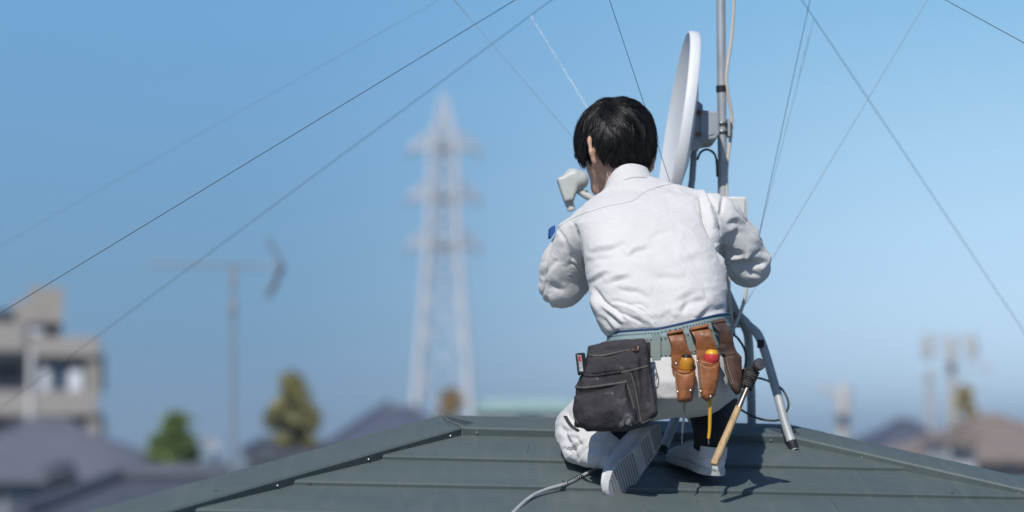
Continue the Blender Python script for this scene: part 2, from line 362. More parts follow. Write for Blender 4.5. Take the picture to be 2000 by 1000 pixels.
# seams where two lengths of a course meet
for (u0, v0, u1, v1) in [(779, 953, 795, 999), (1620, 973, 1650, 1010), (1035, 862, 1028, 886)]:
    A, B = RP(u0, v0, .003), RP(u1, v1, .0105); MB().tube([A, (A + B) / 2 + NRM * .001, B], [.0022] * 3, 6).build('panel_seam', m_roof, roof, True)
# ridge and hip caps
FOLD = 0.023
def cap(name, A, B, nn, wing, parent):
    """A->B cap line; nn = the two roof plane normals"""
    h = unit(B - A); mb = MB(); half = []
    for n in nn:
        w1 = np.cross(h, n); w1 = w1 if w1[2] < 0 else -w1; w1 = unit(w1)
        half.append([w1 * wing, w1 * (wing + .004) - n * .004, w1 * (wing + .004) - n * FOLD, w1 * (wing + .022) - n * (FOLD + .002), w1 * (wing + .022) - n * (FOLD + .005)])
    prof = half[0][::-1] + [unit(nn[0] + nn[1]) * .0] + half[1]; S = 12; rows = [[A + (B - A) * i / S + q for q in prof] for i in range(S + 1)]; m = len(prof)
    mb.add(np.concatenate(rows), [(i * m + j, i * m + j + 1, (i + 1) * m + j + 1, (i + 1) * m + j) for i in range(S) for j in range(m - 1)])
    return mb.build(name, m_roof, parent, True, angle=25), half
nf, nl, nr = unit(-nv * TT + zv), NL, unit(rv * TT + zv)
m_screw = mat('pale_screw', (0.40, 0.41, 0.40), 0.4, 0.6)
def screws(o, A, B, n, half, dist, off=0.3):
    h = unit(B - A); L = np.linalg.norm(B - A); w1 = unit(half[0]); 
    for dd in dist:
        mb = MB(); q = A + h * dd + half[2] * .5 + half[1] * .5
        mb.lathe(q, w1, [(0.0001, .0032), (.0022, .0028), (.0031, .001), (.0031, -.002)], 8); mb.build('screw', m_screw, o, True)
rc, hh = cap('ridge_cap', R0, R1, (NRM, nf), .115, roof)
screws(rc, R0, R1, NRM, hh[0], [.075, .33, .60, .84])
hn = {'near_left': (R0, -rv + nv - zv * TT, (NRM, nl)), 'near_right': (R1, rv + nv - zv * TT, (NRM, nr)), 'far_left': (R0, -rv * LF - nv - zv * TT, (nf, nl)), 'far_right': (R1, rv - nv - zv * TT, (nf, nr))}
for key, (A, d, nn) in hn.items():
    o, hh = cap('hip_cap', A, A + d * DMAX, nn, .105, roof)
    if 'near' in key: screws(o, A, A + d * DMAX, nn[0], hh[0], [.11 + .33 * i for i in range(9)] if 'left' in key else [.27 + .42 * i for i in range(7)])
# pale sealant bead where ridge and hip caps meet
m_seal = mat('sealant', (0.22, 0.215, 0.19), 0.6)
sdn = unit(nv - zv * TT)
for A, sg in ((R0, -1), (R1, 1)):
    pts = [A - rv * sg * a + sdn * q + NRM * l for a, q, l in ((0, .001, .002), (.006, .035, .0018), (.016, .075, .0018), (.036, .116, .002), (.0375, .119, -.008), (.038, .119, -.021))]
    MB().tube(pts, [.0013, .0011, .0010, .0013, .0018, .002], 6, 4).build('sealant_bead', m_seal, roof, True)
b = MB()
q = [rp(-DMAX + .35, DMAX - .35, 'near', -.1), rp(RL + DMAX - .35, DMAX - .35, 'near', -.1), rp(RL + DMAX - .35, DMAX - .35, 'far', -.1), rp((-DMAX + .35) * LF, DMAX - .35, 'far', -.1)]
b.add([*q, *[np.array([x[0], x[1], 0.0]) for x in q]], [(0, 1, 5, 4), (1, 2, 6, 5), (2, 3, 7, 6), (3, 0, 4, 7), (0, 1, 2, 3)])
b.build('wall', m_wall, house)

# ------------------------------------------------------------------ the worker
foot_l = RP(1195, 962); foot_r = RP(1350, 926); knee_c = RP(1150, 900)
worker = thing('person', foot_r + np.array([-.1, .05, 0]), 'kneeling worker seen from behind in white work jacket and white trousers, facing the dish', 'person')
m_skin = mat('skin', (0.66, 0.40, 0.29), 0.5, 0, (0.58, 0.32, 0.22), 25, 0.6, 0.0004, 300, sss=0.15)
m_hair = mat('black_hair', (0.010, 0.0092, 0.0095), 0.36, 0, (0.024, 0.020, 0.019), 90, 0.7, spec=0.5)
m_jacket = mat('white_cotton', (0.70, 0.69, 0.67), 0.88, 0, (0.62, 0.61, 0.59), 7, 0.6, 0.0007, 330, 0.25, sheen=0.15)
m_seam = mat('white_stitching', (0.62, 0.61, 0.59), 0.9)
m_trouser = mat('white_trouser_cloth', (0.65, 0.64, 0.62), 0.88, 0, (0.56, 0.55, 0.53), 7, 0.6, 0.0005, 380, 0.25, sheen=0.15)
m_sock = mat('black_sock', (0.012, 0.013, 0.016), 0.95, 0, (0.025, 0.026, 0.03), 200, 0.6, 0.0008, 500)
# head frame
Fh = unit([-0.34, 0.86, -0.34]); Lh = unit(np.cross([0.06, 0.25, 1.0], Fh)); Uh = np.cross(Fh, Lh); HM = np.stack([Lh, Fh, Uh], 1)
HC = P(1202, 272, 5.33)
def hp(l, f, u): return HC + Lh * l + Fh * f + Uh * u
sh_l, el_l, wr_l = P(1122, 468, 5.20), P(1098, 555, 5.27), P(1212, 452, 5.45)
sh_r, el_r, wr_r = P(1403, 428, 5.20), P(1462, 516, 5.27), P(1345, 440, 5.50)
hip_l, hip_r = P(1250, 745, 5.03), P(1365, 735, 5.03)
kn_l, an_l = P(1137, 838, 5.20), P(1236, 866, 4.90)
kn_r, an_r = P(1395, 760, 5.36), P(1368, 868, 5.00)
SHF = {'l': (RP(1190, 964, .012), unit([-.50, -.67, -.55]), unit([-.80, .57, .10])), 'r': (RP(1320, 898, .006), unit([-.27, .93, .135]), unit([.10, -.16, 1.0]))}
for k_, (t_, f_, n_) in list(SHF.items()): SHF[k_] = (t_, f_, unit(n_ - f_ * (n_ @ f_)))
def fp(k_, x, z): t_, f_, n_ = SHF[k_]; return t_ + f_ * (x - .262) + n_ * z
an_l, an_r = fp('l', .05, .10), fp('r', .05, .11)
# --- body: one continuous figure (head, neck, trunk, arms, hands, legs)
bv = Vol([-0.02 + P(1040, 0, 5)[0], 4.60, RO[2] - .45], [P(1520, 0, 5)[0], 5.75, P(0, 185, 5.3)[2]], 0.0042)
bv.ell(hp(0, 0, .0), (.074, .092, .086), 0)
bv.ell(hp(0, .045, -.045), (.060, .055, .065), .03, HM)                       # face
bv.cone(hp(.045, .0, -.055), hp(.018, .068, -.108), .024, .017, .02).cone(hp(-.045, .0, -.055), hp(-.018, .068, -.108), .024, .017, .02).cone(hp(.015, .07, -.108), hp(-.015, .07, -.108), .017, .017, .02)  # jaw, chin
bv.cone(hp(0, .098, -.012), hp(0, .115, -.045), .008, .013, .012).ell(hp(.012, .104, -.05), (.009,) * 3, .006).ell(hp(-.012, .104, -.05), (.009,) * 3, .006)   # nose
bv.cone(hp(.02, .094, -.078), hp(-.02, .094, -.078), .006, .006, .008).cone(hp(.017, .092, -.088), hp(-.017, .092, -.088), .007, .007, .008)                    # lips
for s_ in (1, -1):
    bv.ell(hp(s_ * .032, .083, -.012), (.013, .010, .010), .004, HM).cone(hp(s_ * .016, .094, .008), hp(s_ * .05, .08, .006), .008, .006, .012)                 # eyes, brows
    ef = 0.0 if s_ > 0 else .022
    er = [hp(s_ * .074, -.030 + ef, -.050), hp(s_ * .086, -.042 + ef, -.038), hp(s_ * .092, -.052 + ef, -.052), hp(s_ * .086, -.047 + ef, -.080), hp(s_ * .072, -.034 + ef, -.098)]
    bv.path(er, [.006, .006, .0055, .0055, .007], .006); bv.ell(hp(s_ * .075, -.034 + ef, -.068), (.006, .014, .022), .006, HM)
bv.cone(hp(0, .005, -.05), P(1232, 378, 5.262), .050, .045, .03)               # neck
bv.loft([(P(0, v, 5.1)[2], (P(ul, v, Y)[0] + P(ur, v, Y)[0]) / 2, Y, (P(ur, v, Y)[0] - P(ul, v, Y)[0]) / 2, b_) for v, ul, ur, Y, b_ in
         [(768, 1230, 1390, 5.03, .080), (735, 1215, 1402, 5.03, .10), (670, 1215, 1390, 5.03, .09), (600, 1195, 1385, 5.07, .092), (520, 1175, 1385, 5.13, .10), (450, 1165, 1385, 5.18, .10), (400, 1190, 1370, 5.21, .08), (385, 1215, 1300, 5.24, .045)]], .03)
bv.path([P(1235, 395, 5.25), sh_l, el_l, wr_l], [.032, .037, .034, .025], .03).path([P(1240, 392, 5.25), sh_r, el_r, wr_r], [.034, .040, .034, .025], .03)
bv.path([hip_l, kn_l, an_l], [.072, .042, .026], .02).path([hip_r, kn_r], [.070, .044], .02).cone(kn_r, an_r, .033, .025, .004)
for k_, a_ in (('l', an_l), ('r', an_r)): bv.path([a_, fp(k_, .052, .04), fp(k_, .16, .034), fp(k_, .215, .026)], [.026, .025, .026, .015], .012)
def hand(vol, wr, d, back, s_):
    """d: wrist->knuckles, back: back of the hand, s_: thumb side sign; fingers curl round what they hold"""
    d = unit(d); back = unit(back - d * (back @ d)); sd = np.cross(d, back) * s_
    M = np.stack([sd, d, back], 1); kn = wr + d * .085
    vol.cone(wr, wr + d * .02, .025, .026, .02); vol.ell(wr + d * .05, (.040, .050, .015), .012, M)
    for i, (off, L, c) in enumerate([(.030, .044, .5), (.010, .050, .6), (-.010, .046, .7), (-.028, .036, .8)]):
        p = kn + sd * off - d * (.004 * abs(i - 1)); dirv = d; bk = back; pts = [wr + d * .055 + sd * off * .9, p]
        for j, f_ in enumerate((1.0, .62, .5)):
            a = c * (.9, 1.25, .8)[j]; dirv, bk = dirv * math.cos(a) - bk * math.sin(a), bk * math.cos(a) + dirv * math.sin(a); p = p + dirv * L * f_; pts.append(p)
        vol.path(pts, [.0095, .0095, .0088, .008, .007], .003)
    t0 = wr + d * .022 + sd * .024; t1 = t0 + unit(d * .6 + sd * .75 - back * .3) * .042; t2 = t1 + unit(d * .85 + sd * .05 - back * .5) * .032; t3 = t2 + unit(d * .7 - sd * .3 - back * .6) * .026
    vol.path([t0, t1, t2, t3], [.014, .0115, .0098, .008], .008)
hand(bv, wr_l, [.35, .75, .2], np.array([-.3, -.1, .9]), 1)
hand(bv, wr_r, [-.35, .8, .3], np.array([.3, -.1, .9]), -1)
V, Q = bv.mesh(); V = relax(V, Q, 1)
body = link_mesh('body', V, Q, m_skin, worker, True, angle=180)
# --- jacket
jv = Vol([P(1035, 0, 5)[0], 4.80, P(0, 705, 5)[2]], [P(1525, 0, 5.2)[0], 5.62, P(0, 310, 5.2)[2]], 0.0024)
JS = [(690, 1200, 1408, 5.03, .108), (664, 1192, 1412, 5.03, .116), (648, 1178, 1416, 5.03, .128), (625, 1168, 1417, 5.035, .136), (600, 1160, 1418, 5.05, .140), (570, 1153, 1420, 5.065, .142), (520, 1142, 1416, 5.10, .145), (470, 1128, 1408, 5.14, .142), (435, 1118, 1402, 5.165, .132), (405, 1135, 1396, 5.19, .112), (382, 1160, 1385, 5.205, .09), (366, 1184, 1330, 5.22, .07), (352, 1196, 1280, 5.23, .055)]
jv.loft([(P(0, v, 5.1)[2], (P(ul, v, Y)[0] + P(ur, v, Y)[0]) / 2, Y, (P(ur, v, Y)[0] - P(ul, v, Y)[0]) / 2, b_) for v, ul, ur, Y, b_ in JS], .02)
jv.cone(P(1214, 388, 5.225), P(1127, 465, 5.195), .036, .048, .03).cone(P(1236, 378, 5.225), P(1400, 428, 5.195), .050, .056, .03)
jv.path([sh_l, P(1102, 515, 5.24), el_l, P(1160, 502, 5.37), wr_l], [.050, .054, .056, .046, .036], .012)
jv.path([sh_r, P(1440, 476, 5.235), el_r, P(1400, 480, 5.40), wr_r], [.054, .056, .053, .044, .036], .014)
V, Q = jv.mesh(); V = relax(V, Q, 2)
N = vnormals(V, Q); UV = proj(V); H = np.zeros(len(V)); vis = (N @ FWD) < 0.35
# general cloth unevenness
A = V * np.array([1, 1, 1.0]); wp = np.stack([perlin(V * 9, 1), perlin(V * 9, 2), perlin(V * 9, 3)], 1) * .35
q = (V @ np.array([[.8, .2, .55], [0, 1, 0], [-.55, .1, .8]])) * np.array([9, 11, 24]); H += .0014 * perlin(q * .8 + wp * 3, 4) + .0008 * perlin(q * 2.1 + wp * 4, 5)
def crumple(V, M, sc, seed, warp):
    q = (V @ M) * sc; wv = np.stack([perlin(q * .6 + 3.1, seed + 1), perlin(q * .6 + 7.7, seed + 2), perlin(q * .6 + 1.3, seed + 3)], 1); return (1 - np.abs(perlin(q + wv * warp, seed)) * 2.4)
M1 = np.array([[.85, 0, .5], [0, 1, 0], [-.5, 0, .85]]); M2 = np.array([[.8, 0, -.6], [0, 1, 0], [.6, 0, .8]])
gate = np.clip(.55 + 1.6 * perlin(V * 6.5, 8), .15, 1.2) * np.where((UV[:, 0] < 1142) | (UV[:, 0] > 1402), .40, .85)
H += .0020 * gate * np.clip(crumple(V, M1, np.array([5.5, 8, 20]), 51, 1.2), -.2, 1) ** 2 + .0013 * gate * np.clip(crumple(V, M2, np.array([13, 15, 30]), 57, 1.5), 0, 1) ** 2 + .0007 * crumple(V, M1, np.array([34, 34, 60]), 61, 1.5)
J = lambda pts: [(1040 + x / 3.572, 380 + y / 3.572) for x, y in pts]
def fj(pts, wd, h, groove=0.0, side=1, flat=False, m=None): fold(UV, H, J(pts), wd, h, groove, side, vis if m is None else m, flat)
# back of the jacket
fj([(390, 375), (520, 355), (620, 325), (700, 345)], 8, .0055, .004, 1)
fj([(360, 430), (480, 405), (600, 380)], 9, .004, .003, 1)
fj([(650, 430), (720, 375), (830, 350)], 7, .005, .004, 1)
fj([(800, 275), (900, 235), (990, 235)], 8, .004, .003, 1); fj([(1000, 430), (1120, 400), (1260, 430)], 12, .005, .004, 1)
fj([(380, 600), (440, 570), (530, 520)], 6, .005, .0045, 1); fj([(500, 610), (580, 575), (700, 555)], 7, .0055, .004, 1)
fj([(580, 630), (700, 640), (830, 690)], 8, .005, .004, 1); fj([(760, 560), (900, 540), (1060, 570)], 10, .0035, .003, 1)
fj([(880, 830), (960, 800), (1000, 860)], 8, .004, .004, 1); fj([(1000, 800), (1070, 735), (1200, 715)], 8, .008, .007, 1)
fj([(1120, 850), (1220, 775), (1330, 745)], 9, .008, .009, 1); fj([(930, 720), (1050, 690), (1160, 640)], 10, .004, .003, 1)
fj([(400, 655), (470, 750), (560, 820), (640, 900)], 5.5, .009, .008, -1); fj([(540, 765), (640, 785), (740, 830), (830, 910)], 5.5, .009, .008, -1)
fj([(420, 700), (470, 800), (560, 900), (600, 940)], 6, .008, .007, -1); fj([(590, 840), (690, 875), (770, 930)], 5, .006, .006, -1); fj([(460, 860), (520, 930), (560, 960)], 6, .006, .006, -1)
fj([(660, 790), (760, 800), (860, 900)], 5, .005, .005, -1)
fj([(700, 470), (860, 500), (1000, 480)], 12, .003, .002); fj([(560, 170), (760, 190), (960, 160)], 16, .003, .002)
# yoke seam and centre collar seam
fj([(150, 250), (300, 160), (500, 92), (700, 45)], 2.2, -.0018, 0, 1, True); fj([(150, 243), (300, 153), (500, 85), (700, 38)], 3, .0014, 0, 1, True)
fold(UV, H, [(1236, 393), (1262, 375), (1306, 361), (1358, 355)], 2.2, -.0018, 0, 1, vis, True)
# right armhole and sleeve
fj([(1165, 0), (1190, 120), (1240, 260), (1290, 340), (1330, 480)], 5, -.016, 0, 1); fj([(1195, -20), (1222, 110), (1262, 240)], 5, .006, 0); fj([(1180, -60), (1225, 60), (1262, 150), (1285, 300)], 4.5, .007, .008, -1)
fj([(1150, 30), (1185, 150), (1225, 260)], 4, .004, .003, 1); fj([(1280, 150), (1300, 60), (1290, -40)], 5, .007, .007, 1)
fj([(1290, 320), (1330, 270), (1430, 235)], 6, .009, .009, 1); fj([(1300, 370), (1390, 415), (1490, 435)], 9, -.016, 0); fj([(1320, 462), (1420, 450), (1520, 450)], 5.5, .010, .007, 1)
fj([(1490, 460), (1535, 410), (1575, 365)], 4.5, .005, .008, 1); fj([(1400, 487), (1500, 480), (1640, 475)], 6.5, -.014, 0); fj([(1360, 500), (1470, 555), (1600, 592)], 6, .011, .006, -1)
fj([(1370, 560), (1420, 590), (1470, 620)], 4, -.007, 0); fj([(1590, 530), (1630, 480), (1650, 420)], 7, .006, .004, 1); fj([(1420, 200), (1500, 260), (1580, 330)], 9, .004, .003, 1)
fj([(1390, 20), (1440, 130), (1540, 230), (1620, 330)], 2.5, -.0025, 0, 1, True); fj([(1340, 180), (1420, 160), (1480, 200)], 7, .005, .004, 1)
# left armhole and sleeve
fj([(180, 245), (230, 320), (262, 420), (320, 520)], 3, -.004, 0, 1, True); fj([(270, 180), (300, 230), (320, 300), (345, 420), (375, 560)], 4, -.007, .0, 1)
fj([(275, 455), (330, 500), (372, 560)], 4, .006, .006, 1); fj([(250, 430), (300, 480), (345, 550)], 4, .006, .006, -1); fj([(160, 250), (115, 420), (95, 600), (60, 720)], 2.4, -.003, 0, 1, True)
fj([(45, 480), (60, 560), (85, 620)], 6, .006, .006, 1); fj([(100, 620), (160, 600), (240, 640)], 9, .006, .005, 1); fj([(180, 300), (230, 400), (230, 500)], 8, .005, .004, -1); fj([(110, 700), (130, 740), (145, 790)], 5, .005, .005)
fj([(200, 480), (150, 520), (110, 600)], 7, .004, .004)
V = V + N * H[:, None]
jacket = link_mesh('jacket', V, Q, m_jacket, worker, True, angle=180)
# stitched seams lying on the cloth
from mathutils.bvhtree import BVHTree
jt = BVHTree.FromPolygons([tuple(x) for x in V.tolist()], [tuple(x) for x in Q.tolist()])
def on_cloth(pts, tree, lift=.0006):
    p, _ = catmull(np.asarray(pts, float), np.zeros(len(pts)), 14); out = []
    for u, v in p:
        d = Vector(P(u, v, 1.0) - CAM).normalized(); h = tree.ray_cast(Vector(CAM), d)
        if h[0] is not None: out.append(np.array(h[0]) + np.array(h[1]) * lift)
    return out
for pts in [J([(152, 246), (300, 157), (500, 88), (700, 42)]) + [(1262, 374), (1306, 360), (1357, 354.5)], J([(1160, 20), (1185, 130), (1215, 230)]), J([(185, 245), (233, 325), (262, 420)]), J([(318, 240), (330, 380), (362, 500)]), J([(160, 252), (113, 425), (93, 610), (62, 715)]), J([(1360, 30), (1440, 130), (1540, 230), (1650, 400)])]:
    q = on_cloth(pts, jt)
    if len(q) > 4:
        mb = MB()
        for i in range(0, len(q) - 1):
            if np.linalg.norm(q[i + 1] - q[i]) < .02: mb.tube([q[i] - (q[i + 1] - q[i]) * .1, q[i + 1]], .0009, 5)
        mb.build('seam', m_seam, jacket, True)
# collar: turned-down band round the neck
nc0, nc1, nc2 = P(1233, 381, 5.232), P(1226, 362, 5.25), P(1223, 350, 5.257)
ax = unit(nc2 - nc0); e1 = unit(np.cross([0, 1, 0], ax)); e2 = np.cross(ax, e1); R = []
def cring(c, r, n=40, tiltup=0.0):
    return [c + e1 * r * 1.02 * math.cos(t) + e2 * r * math.sin(t) + ax * (.004 * math.sin(3 * t + .5) + tiltup * math.cos(t)) for t in np.linspace(0, 2 * np.pi, n, endpoint=False)]
for c, r in ((nc0 - ax * .016, .060), (nc0 - ax * .004, .0645), (nc0 + ax * .004, .0650), (nc1, .0605), (nc2 - ax * .002, .0575), (nc2 + ax * .002, .0545), (nc2 - ax * .003, .052), (nc1, .053), (nc0, .055)): R.append(cring(c, r, 40, .009))
b = MB(); b.rings(R, cap=False); collar = b.build('collar', m_jacket, jacket, True, angle=80)
b = MB(); rr = cring(nc0 + ax * .001, .0655, 60, .009); b.tube(rr, .001, 5); b.build('seam', m_seam, collar, True)
# blue badge on the left sleeve
m_blue = mat('blue_cloth', (0.02, 0.09, 0.32), 0.7, 0, (0.015, 0.07, 0.25), 60, .6, .0004, 400)
b = MB(); c = P(1077, 452, 5.20); b.prism([P(1075, 444, 5.19), P(1084, 439, 5.19), P(1085, 452, 5.19), P(1077, 464, 5.19), P(1074, 462, 5.19)], [-.004, .05, .0]); b.build('sleeve_badge', m_blue, jacket, bevel=.001)
# --- trousers
tv = Vol([P(1070, 0, 5.1)[0], 4.72, RO[2] - .42], [P(1520, 0, 5.1)[0], 5.55, P(0, 630, 5)[2]], 0.0034)
TS = [(640, 1205, 1400, 5.03, .100), (670, 1198, 1406, 5.025, .108), (710, 1196, 1418, 5.01, .125), (750, 1196, 1424, 5.0, .138), (780, 1206, 1412, 5.0, .132), (800, 1230, 1385, 5.01, .10), (812, 1262, 1340, 5.02, .06)]
tv.loft([(P(0, v, 5)[2], (P(ul, v, Y)[0] + P(ur, v, Y)[0]) / 2, Y, (P(ur, v, Y)[0] - P(ul, v, Y)[0]) / 2, b_) for v, ul, ur, Y, b_ in TS], .03, 2.2)
tv.ell(P(1352, 744, 5.0), (.088, .12, .078), .03).ell(P(1268, 752, 5.0), (.082, .11, .076), .03)
tv.path([hip_l, kn_l], [.085, .062], .03).path([kn_l + np.array([.004, -.02, -.004]), P(1156, 868, 5.09), P(1182, 880, 5.04)], [.056, .050, .040], .012)
tv.path([hip_r, kn_r], [.085, .066], .03).path([kn_r, P(1384, 800, 5.22)], [.066, .056], .02)
tv.cone(P(1112, 850, 5.16), P(1120, 882, 5.09), .026, .024, .018); tv.cone(P(1140, 888, 5.06), P(1188, 900, 5.0), .022, .020, .014)
V, Q = tv.mesh(); V = relax(V, Q, 2); N = vnormals(V, Q); UV = proj(V); H = np.zeros(len(V)); vis = (N @ FWD) < 0.4
wp = np.stack([perlin(V * 9, 11), perlin(V * 9, 12), perlin(V * 9, 13)], 1) * .3
low = np.clip((P(0, 800, 5.0)[2] - V[:, 2]) / .05, 0, 1); gate = (.35 + .85 * low) * np.clip(.6 + 1.5 * perlin(V * 8, 18), .2, 1.2)
H += .0035 * perlin(V * np.array([9, 9, 13]) + wp * 4, 14) + .0040 * gate * np.clip(crumple(V, M1, np.array([10, 11, 20]), 71, 1.3), -.3, 1) ** 2 + .0022 * gate * np.clip(crumple(V, M2, np.array([14, 16, 30]), 77, 1.5), 0, 1) ** 2 + .0007 * crumple(V, M1, np.array([34, 34, 60]), 81, 1.5)
K = lambda pts: [(1080 + x / 2.778, 640 + y / 2.778) for x, y in pts]
for pts, wd, h, g, s_ in [([(25, 560), (80, 545), (150, 560)], 6, .009, .009, 1), ([(30, 620), (80, 600), (140, 620)], 6, .008, .008, 1), ([(70, 520), (90, 560), (110, 640)], 6, .007, .007, 1), ([(60, 640), (110, 650), (160, 620), (200, 600)], 5, .007, .007, 1), ([(140, 700), (190, 660), (230, 610)], 7, .009, .007, 1), ([(150, 740), (180, 690), (240, 660)], 6, .006, .006, -1), ([(220, 760), (260, 690), (310, 650)], 7, .008, .007, 1), ([(300, 760), (330, 700), (350, 660)], 6, .007, .007, -1), ([(70, 460), (80, 500), (120, 540)], 6, .008, .008, -1), ([(110, 600), (130, 660), (150, 720)], 5, .006, .006, 1), ([(90, 590), (150, 590), (180, 640)], 5, .007, .007, 1), ([(560, 440), (600, 430), (700, 380)], 9, .004, .004, 1), ([(540, 480), (640, 470), (760, 440)], 10, .004, .003, 1), ([(555, 250), (562, 330), (560, 430)], 4, -.004, 0, 1)]:
    fold(UV, H, K(pts), wd * .9, h * (.8 if pts[0][1] > 455 else .6), g * (.8 if pts[0][1] > 455 else .6), s_, vis)
V = V + N * H[:, None]; V = relax(V, Q, 1, .3)
# cloth presses flat where it lies on the roof
dpl = (V - RO) @ NRM; V = V + NRM * np.clip(.016 - dpl, 0, 1)[:, None]
trousers = link_mesh('trousers', V, Q, m_trouser, worker, True, angle=180)
tt = BVHTree.FromPolygons([tuple(x) for x in V.tolist()], [tuple(x) for x in Q.tolist()])
for pts in [K([(545, 180), (556, 260), (562, 330), (572, 420)]), K([(78, 480), (60, 560), (70, 640), (130, 690)])]:
    q = on_cloth(pts, tt)
    if len(q) > 4:
        mb = MB(); mb.tube(q, .0011, 5); mb.build('seam', m_seam, trousers, True)
# --- socks
for k_, A, ra in (('l', P(1168, 872, 5.08), .043), ('r', an_r + (kn_r - an_r) * .84, .060)):
    mb = MB(); B_ = fp(k_, .05, .10); C_ = fp(k_, .052, .058)
    pp, rr = catmull([A, (A + B_) / 2 + np.array([0, 0, .002]), B_, C_], np.array([ra, ra * .95, .0405, .037]), 8); rr = rr + .0014 * np.sin(np.arange(len(rr)) * 2.2); mb.tube(pp, rr, 24); mb.build('sock', m_sock, worker, True, angle=80)
# --- shoes
m_shoe = mat('white_canvas_shoe', (0.74, 0.74, 0.73), 0.8, 0, (0.62, 0.62, 0.61), 14, .55, .0005, 600)
m_sole = mat('grey_rubber_sole', (0.62, 0.62, 0.61), 0.8, 0, (0.46, 0.455, 0.44), 20, .7, .0006, 200)
m_tread = mat('dirty_tread', (0.22, 0.215, 0.205), 0.9, 0, (0.36, 0.355, 0.34), 40, .7)
def shoe(toe, f, n, ankle, heel_lift=0.0):
    """toe: point under the toe tip, f: heel->toe, n: sole->ankle"""
    f = unit(f); n = unit(n - f * (n @ f)); s_ = np.cross(f, n); Ln = .262
    o = toe - f * Ln
    L = lambda x, y, z: o + f * x + s_ * y + n * z
    def hw(x):
        t = x / Ln; return np.interp(t, [0, .03, .1, .25, .45, .62, .75, .88, .96, 1], [.012, .024, .031, .033, .034, .042, .0445, .038, .024, .006])
    def ht(x): return np.interp(x / Ln, [0, .04, .12, .25, .38, .5, .7, .85, .95, 1], [.055, .066, .070, .074, .078, .068, .048, .036, .028, .016])
    def cx(x): return .006 * math.sin(x / Ln * math.pi)
    R = []
    xs = Ln * np.array([0, .015, .04, .08, .14, .2, .28, .36, .44, .52, .6, .68, .76, .84, .9, .95, .98, 1.0])
    for x in xs:
        a, h = hw(x), ht(x); ring = []
        for t in np.linspace(0, 2 * np.pi, 28, endpoint=False):
            c_, q_ = math.cos(t), math.sin(t); e = .75
            y = a * np.sign(c_) * abs(c_) ** (.6 if q_ < 0 else .9); z = .008 + (h - .008) * (.5 + .5 * np.sign(q_) * abs(q_) ** (.55 if q_ < 0 else .85)); 
            wr = .0016 * math.sin(x * 330 + t * 2) * (1 if .5 < x / Ln < .8 else .25) * max(q_, 0)
            ring.append(L(x, cx(x) + y * (1 + .04 * math.sin(9 * x / Ln)), z + wr))
        R.append(ring)
    up = MB(); up.rings(R); top = up.build('shoe', m_shoe, worker, True, angle=70)
    so_ = MB(); out = []
    tt_ = np.linspace(0, 1, 26); pr = [(x * Ln, hw(x * Ln)) for x in tt_]
    poly = [(x, cx(x) + a + .003) for x, a in pr] + [(x, cx(x) - a - .003) for x, a in pr[::-1]]
    so_.rings([[L(x, y * k + (1 - k) * cx(x), z) for x, y in poly] for z, k in ((.016, .985), (.013, 1.0), (.003, 1.0), (.0, .97))])
    sole = so_.build('sole', m_sole, top, True, angle=50)
    tr = MB()
    for x in np.concatenate([np.arange(.52, .94, .040), np.arange(.23, .37, .038)]) * Ln:
        a = hw(x) * .93; p = []
        for i in range(9):
            y = -a + 2 * a * i / 8; p.append(L(x + .004 * (i / 8 - .5) ** 2, cx(x) + y, -.0006))
        tr.tube(p, .0019, 5)
    for i in range(7):
        for j in range(9):
            x = Ln * (.025 + .022 * i); y = (j - 4) * .0068
            if abs(y) < hw(x) - .003: tr.lathe(L(x, y + cx(x), .001), -n, [(.0026, 0), (.0022, .0022), (.0001, .0024)], 6)
    tr.build('tread', m_tread, sole, True)
    hb = MB(); R = []
    for zz in (.040, .066):
        R.append([L(.03 * (1 - math.cos(t)) - .0025, .034 * math.sin(t), zz) for t in np.linspace(-1.4, 1.4, 14)])
    for i in (0, 1): R.append([q + f * .003 for q in R[1 - i]])
    hb.rings(R, cap=False, closed=True); hb.build('heel_band', m_seam, top, True)
    return top
shoe(*SHF['l'], an_l); shoe(*SHF['r'], an_r)
# --- hair: scalp cap plus pointed locks flowing from the whorl
HR = np.array([.090, .105, .096]); WQ = unit([-.018, -.052, .083])                # world direction of the whorl
def hlim(q):
    l, f, u = q @ Lh, q @ Fh, q @ Uh; ph = np.degrees(np.arctan2(np.abs(l), -f)); return np.interp(ph, [0, 40, 52, 59, 74, 84, 100, 112, 130, 180], [-.90, -.90, -.86, -.52, -.40, -.74, -.78, -.58, .02, .10])
def hrad(loc):
    c = loc[..., 2]; e = np.where(c < 0, 2.8, 2.0); hz = np.where(c < 0, HR[2] * 1.10, HR[2]); ab = np.sqrt((loc[..., 0] / HR[0]) ** 2 + (loc[..., 1] / HR[1]) ** 2)
    return 1 / (ab ** e + (np.abs(c) / hz) ** e) ** (1 / e)
def hsurf(q, lift=0.0): 
    q = q / np.linalg.norm(q, axis=-1, keepdims=True); loc = np.stack([q @ Lh, q @ Fh, q @ Uh], -1); r = hrad(loc); return HC + q * (r + lift)[..., None]
mb = MB(); nu, nw = 72, 40; rows = []
for i in range(nw):
    ph = np.pi * (i + .5) / nw; q = np.stack([math.sin(ph) * np.cos(np.linspace(0, 2 * np.pi, nu, endpoint=False)), math.sin(ph) * np.sin(np.linspace(0, 2 * np.pi, nu, endpoint=False)), np.full(nu, math.cos(ph))], -1) @ HM.T
    u_ = q @ Uh; lim = hlim(q); lift = np.where(u_ > lim, -.006, -.006 - np.clip((lim - u_) * .25, 0, .04)); rows.append(hsurf(q, lift))
mb.rings(rows); 
def tang(q, sw):
    c = q @ WQ; t = q * c[:, None] - WQ; t = t / (np.linalg.norm(t, axis=1)[:, None] + 1e-6); s2 = np.cross(q, t); return t + s2 * sw[:, None]
